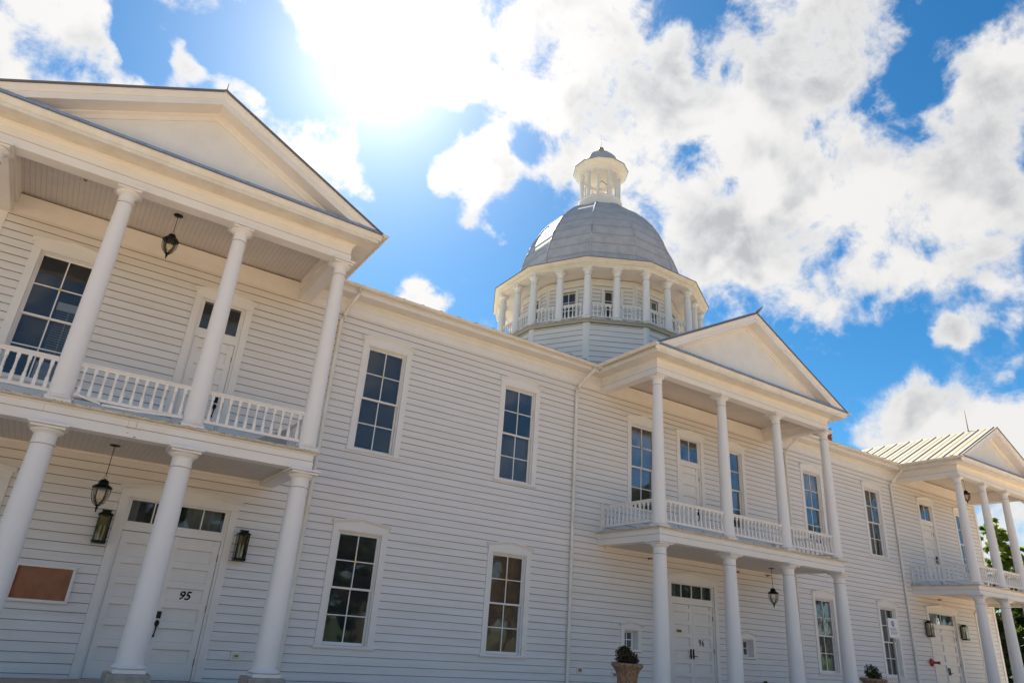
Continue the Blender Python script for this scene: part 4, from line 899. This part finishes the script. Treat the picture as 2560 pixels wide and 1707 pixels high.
# ------------------------------------------------------------------ urns with plants, small shrubs, sign
def leaves(mb, c, rad, n, size, flat=1.0, shell=.55):
    for _ in range(n):
        v = Vector((random.gauss(0, 1), random.gauss(0, 1), random.gauss(0, 1))).normalized() * (shell + (1 - shell) * random.random()) ** .7
        p = Vector(c) + Vector((v.x * rad[0], v.y * rad[1], v.z * rad[2]))
        a = Vector((random.uniform(-1, 1), random.uniform(-1, 1), random.uniform(-.6, .6))).normalized(); q = a.cross(Vector((random.uniform(-1, 1), random.uniform(-1, 1), random.uniform(-1, 1)))).normalized()
        s_ = size * random.uniform(.6, 1.3)
        mb.face([p - a * s_, p + q * s_ * .45 - a * s_ * .1, p + a * s_, p - q * s_ * .45 - a * s_ * .1], 0)
def urn(loc, s, label):
    t = thing('stone_urn', label, 'urn', loc, 'stone urns in front of the middle porch'); t.scale = (.72, .72, 1)
    b = MB(); b.box(-.28 * s, .28 * s, -.28 * s, .28 * s, -.06, .10 * s); b.lathe([(.25 * s, .10 * s), (.25 * s, .15 * s), (.15 * s, .22 * s), (.12 * s, .30 * s), (.14 * s, .36 * s), (.22 * s, .42 * s)], seg=36); b.build('foot', 'urn', t)
    b = MB(); seg = 48
    rr = []
    for r, z, fl in ((.18, .40, 0), (.235, .46, .5), (.235, .60, 1), (.225, .75, 1), (.23, .90, 1), (.255, 1.0, .6), (.30, 1.06, .2), (.355, 1.10, 0)):
        rr.append([((r + .009 * fl * math.cos(i * 2 * math.pi / seg * 16)) * s * math.cos(2 * math.pi * i / seg), (r + .009 * fl * math.cos(i * 2 * math.pi / seg * 16)) * s * math.sin(2 * math.pi * i / seg), z * s) for i in range(seg)])
    b.rings(rr, 0, True); b.build('bowl', 'urn', t)
    b = MB(); b.lathe([(.35 * s, 1.10 * s), (.375 * s, 1.115 * s), (.385 * s, 1.14 * s), (.37 * s, 1.165 * s), (.33 * s, 1.17 * s), (.31 * s, 1.12 * s)], seg=48); b.build('rim', 'urn', t)
    b = MB(); b.lathe([(.0, 1.10 * s), (.32 * s, 1.10 * s), (.32 * s, 1.125 * s), (.0, 1.14 * s)], seg=24, sm=False); b.build('soil', 'soil', t)
    return 1.13 * s
def potplant(loc, cl, n, size, label, m='leafc'):
    t = thing('potted_shrub', label, 'shrub', loc, 'clipped shrubs in the urns'); b = MB()
    for c, r in cl: leaves(b, c, r, n, size, shell=.35)
    t.scale = (.78, .78, 1); b.build('foliage', m, t); b = MB()
    for i in range(7): a = i * .9; b.tube([(.03 * math.cos(a), .03 * math.sin(a), -.03), (.14 * math.cos(a), .14 * math.sin(a), .14)], [.009, .004], 5)
    b.build('stem', 'bark', t)
U1 = (8.95, -4.4, -.34)
h1 = urn(U1, 1.0, 'tall fluted stone urn in front of the small window left of door 96')
potplant((U1[0], U1[1], U1[2] + h1), [((-.12, 0, .16), (.17, .2, .14)), ((.12, .05, .12), (.19, .2, .12)), ((0, 0, .08), (.30, .26, .08)), ((-.06, 0, .24), (.12, .12, .07))], 420, .030, 'low bronze green shrub filling the nearer urn')
U2 = (16.06, -4.6, -.395)
h2 = urn(U2, 1.02, 'dark stone urn at the bottom right, beside the last column of the middle porch')
potplant((U2[0], U2[1], U2[2] + h2), [((-.05, 0, .17), (.2, .2, .16)), ((.08, 0, .10), (.22, .2, .10))], 420, .034, 'dark rounded shrub in the farther urn', 'leafb')
for (x, y, h), lb in zip(((13.15, -4.0, 1.05), (17.3, -4.0, 1.03)), ('tip of a narrow evergreen at the bottom edge, below the second small window', 'tip of a narrow evergreen at the bottom edge, right of the farther urn')):
    t = thing('small_conifer', lb, 'shrub', (x, y, -.395), 'small clipped conifers along the walk'); b = MB()
    for i in range(10): f = i / 10; leaves(b, (0, 0, .1 + f * (h - .1)), (.20 * (1 - f) + .015, .20 * (1 - f) + .015, .06), 90, .035, shell=.3)
    b.build('foliage', 'leafb', t); b = MB(); b.tube([(0, 0, 0), (0, 0, h * .8)], [.02, .006], 6); b.build('trunk', 'bark', t)
# parking sign
t = thing('parking_sign', 'small white parking sign with a blue emblem on a thin metal post', 'sign', (18.18, -4.0, -.4), None, R(-14))
b = MB(); b.tube([(0, 0, 0), (0, 0, 2.2)], .024, 8); b.build('post', 'post', t)
b = MB(); b.box(-.15, .15, -.032, -.026, 2.10, 2.56); b.build('sign_panel', 'signw', t, bevel=.002)
b = MB(); b.rings([[(r * math.cos(a), y, 2.44 + .085 * (r / .07) * math.sin(a)) for a in [2 * math.pi * i / 20 for i in range(20)]] for r, y in ((.05, -.0335), (.05, -.0345), (.034, -.0345), (.034, -.0335), (.05, -.0335))], 0, False, True, False)
b.box(-.012, .012, -.0343, -.0335, 2.385, 2.47); b.box(-.012, .04, -.0343, -.0335, 2.365, 2.38); b.build('emblem', 'signb', t)
b = MB(); r_ = random.Random(3)
for i, z in enumerate((2.325, 2.30, 2.275, 2.24, 2.215, 2.19)):
    x = -.11 + r_.uniform(0, .03)
    while x < .09: w_ = r_.uniform(.018, .045); b.box(x, min(x + w_, .115), -.0338, -.0325, z, z + .011); x += w_ + .010
b.box(-.135, .135, -.0338, -.0325, 2.115, 2.121); b.build('lettering', 'signb', t)

# ------------------------------------------------------------------ trees
def tree(loc, h, blobs, n, size, label, m='leafa', trunk=.22, group=None, seed=1, name='tree'):
    random.seed(seed)
    t = thing(name, label, 'tree', loc, group); b = MB()
    hz = min(bb[0][2] for bb in blobs)
    b.tube([(0, 0, -.4), (.1, .05, h * .3), (-.08, .1, h * .6), (.05, 0, h * .9)], [trunk, trunk * .75, trunk * .5, trunk * .15], 8)
    for c, r in blobs:
        c = Vector(c); s0 = Vector((0, 0, max(h * .25, c.z - max(r) * 1.1))); mid = s0.lerp(c, .5) + Vector((0, 0, -.2)); b.tube([tuple(s0), tuple(mid), tuple(c)], [trunk * .4, trunk * .22, trunk * .07], 5)
        for _ in range(4): e = c + Vector((random.uniform(-1, 1) * r[0], random.uniform(-1, 1) * r[1], random.uniform(-.6, .8) * r[2])) * .8; b.tube([tuple(c.lerp(mid, .3)), tuple(e)], [trunk * .12, trunk * .03], 4)
    b.build('trunk', 'bark', t); b = MB()
    for c, r in blobs:
        k = 9       # twigs: small clumps scattered in the blob
        for _ in range(k * 4):
            v = Vector((random.gauss(0, 1), random.gauss(0, 1), random.gauss(0, 1))).normalized() * random.random() ** .45
            cc_ = (c[0] + v.x * r[0], c[1] + v.y * r[1], c[2] + v.z * r[2]); q = random.uniform(.16, .34) * min(r)
            leaves(b, cc_, (q, q, q * .7), int(n / (k * 4)), size, shell=.1)
    b.build('crown', m, t); return t
RG = 'trees standing beyond the right end of the hall'
tree((45.0, 4.4, -.4), 9.5, [((0, 0, 8.6), (.9, .9, 1.0)), ((.6, -.3, 7.2), (1.1, 1.1, .9)), ((-.3, .2, 6.0), (1.0, 1.0, .7)), ((.8, 0, 5.0), (1.3, 1.2, .8))], 1500, .14, 'thin tree with airy leaves seen just right of the hall corner', 'leafa', .16, RG, 11)
tree((46.6, 3.0, -.4), 7.5, [((0, 0, 7.3), (1.5, 1.5, 1.1)), ((1.3, 0, 6.2), (1.6, 1.6, 1.3)), ((-.8, 0, 5.6), (1.5, 1.5, 1.2)), ((.2, 0, 4.2), (2.0, 1.8, 1.3))], 2400, .15, 'round sunlit green tree between the second and third columns of the right porch', 'leafa', .22, RG, 12)
tree((48.2, 2.0, -.4), 11, [((0, 0, 10.2), (1.6, 1.6, 1.2)), ((-.3, -.6, 8.6), (1.6, 1.6, 1.2)), ((.8, -1.0, 7.0), (2.0, 1.8, 1.5)), ((.4, -1, 5.0), (2.2, 2, 1.6))], 2400, .16, 'tall leafy tree at the right edge behind the third upper column', 'leafa', .3, RG, 13)
tree((44.0, 6.2, -.4), 5.5, [((0, 0, 4.2), (2.2, 2.0, 1.6)), ((1.0, -1.4, 2.6), (2.2, 2.0, 1.8)), ((-.6, .8, 2.2), (2.0, 2.0, 1.8)), ((1.6, -2.2, 1.2), (2.2, 2.0, 1.4)), ((-.2, 0, .9), (2.4, 2.4, 1.3))], 5200, .13, 'dense dark shrubby tree low behind the lower columns of the right porch', 'leafb', .2, RG, 14)
tree((50.0, 6.5, -.4), 8, [((0, 0, 5.6), (2.6, 2.6, 1.9)), ((1.6, -1.6, 3.6), (2.6, 2.6, 2.2)), ((-.6, .8, 2.6), (2.6, 2.6, 2.2)), ((2.2, -3, 1.4), (3, 2.6, 1.8))], 5200, .17, 'broad dark evergreen farther back behind the right porch', 'leafb', .3, RG, 15)
tree((13.5, 22.0, -.4), 9, [((0, 0, 6.2), (3.2, 2.4, 2.2)), ((2.5, 0, 4.2), (3, 2.4, 2.0)), ((-2.2, 0, 3.8), (3, 2.4, 2.0)), ((.5, -1, 2.0), (3.6, 2.0, 1.6))], 3800, .22, 'sunlit green tree seen through the lower window nearest the left porch', 'leafa', .3, None, 16)
# oaks of the park behind the photographer, mirrored in the lower panes
for i, (x, y, h) in enumerate(((-8, -44, 9), (8, -47, 11), (24, -45, 10), (40, -46, 10))):
    tree((x, y, -.4), h, [((0, 0, h * .75), (5, 4, 2.4)), ((4, 0, h * .55), (4.5, 3.6, 2.4)), ((-4, 0, h * .55), (4.5, 3.6, 2.4)), ((0, -1, h * .34), (6.5, 4, 2.4))], 1800, .50, ('park oak mirrored in the lower panes, leftmost of four', 'park oak mirrored in the lower panes, second from left', 'park oak mirrored in the lower panes, second from right', 'park oak mirrored in the lower panes, rightmost of four')[i], 'leafb', .45, 'park oaks across the street', 20 + i, 'park_oak')

for i, (x, y, h) in enumerate(((60, -46, 21), (83, -49, 22), (108, -46, 22))):
    tree((x, y, -.4), h, [((0, 0, h * .78), (8, 6, 4.5)), ((7, 0, h * .55), (7, 5, 5)), ((-7, 0, h * .55), (7, 5, 5)), ((0, -1, h * .33), (10, 6, 5)), ((0, 0, h * .12), (12, 5, 3.6))], 2400, .85, ('tall park tree mirrored in the panes of the middle porch', 'tall park tree mirrored in the panes right of the middle porch', 'tall park tree mirrored in the panes beside the right porch')[i], 'leafb', .6, 'tall park trees across the street', 30 + i, 'park_tree')

# text to mesh
dg = bpy.context.evaluated_depsgraph_get()
for o in [o for o in bpy.data.objects if o.type == 'FONT']:
    me = bpy.data.meshes.new_from_object(o.evaluated_get(dg)); n = bpy.data.objects.new('door_number', me); COL.objects.link(n); n.parent = o.parent; n.matrix_local = o.matrix_local.copy(); cu = o.data; bpy.data.objects.remove(o); bpy.data.curves.remove(cu)
    if not me.materials: me.materials.append(M['black'])
SC.cycles.max_bounces = 8; SC.cycles.diffuse_bounces = 5; SC.cycles.transparent_max_bounces = 12
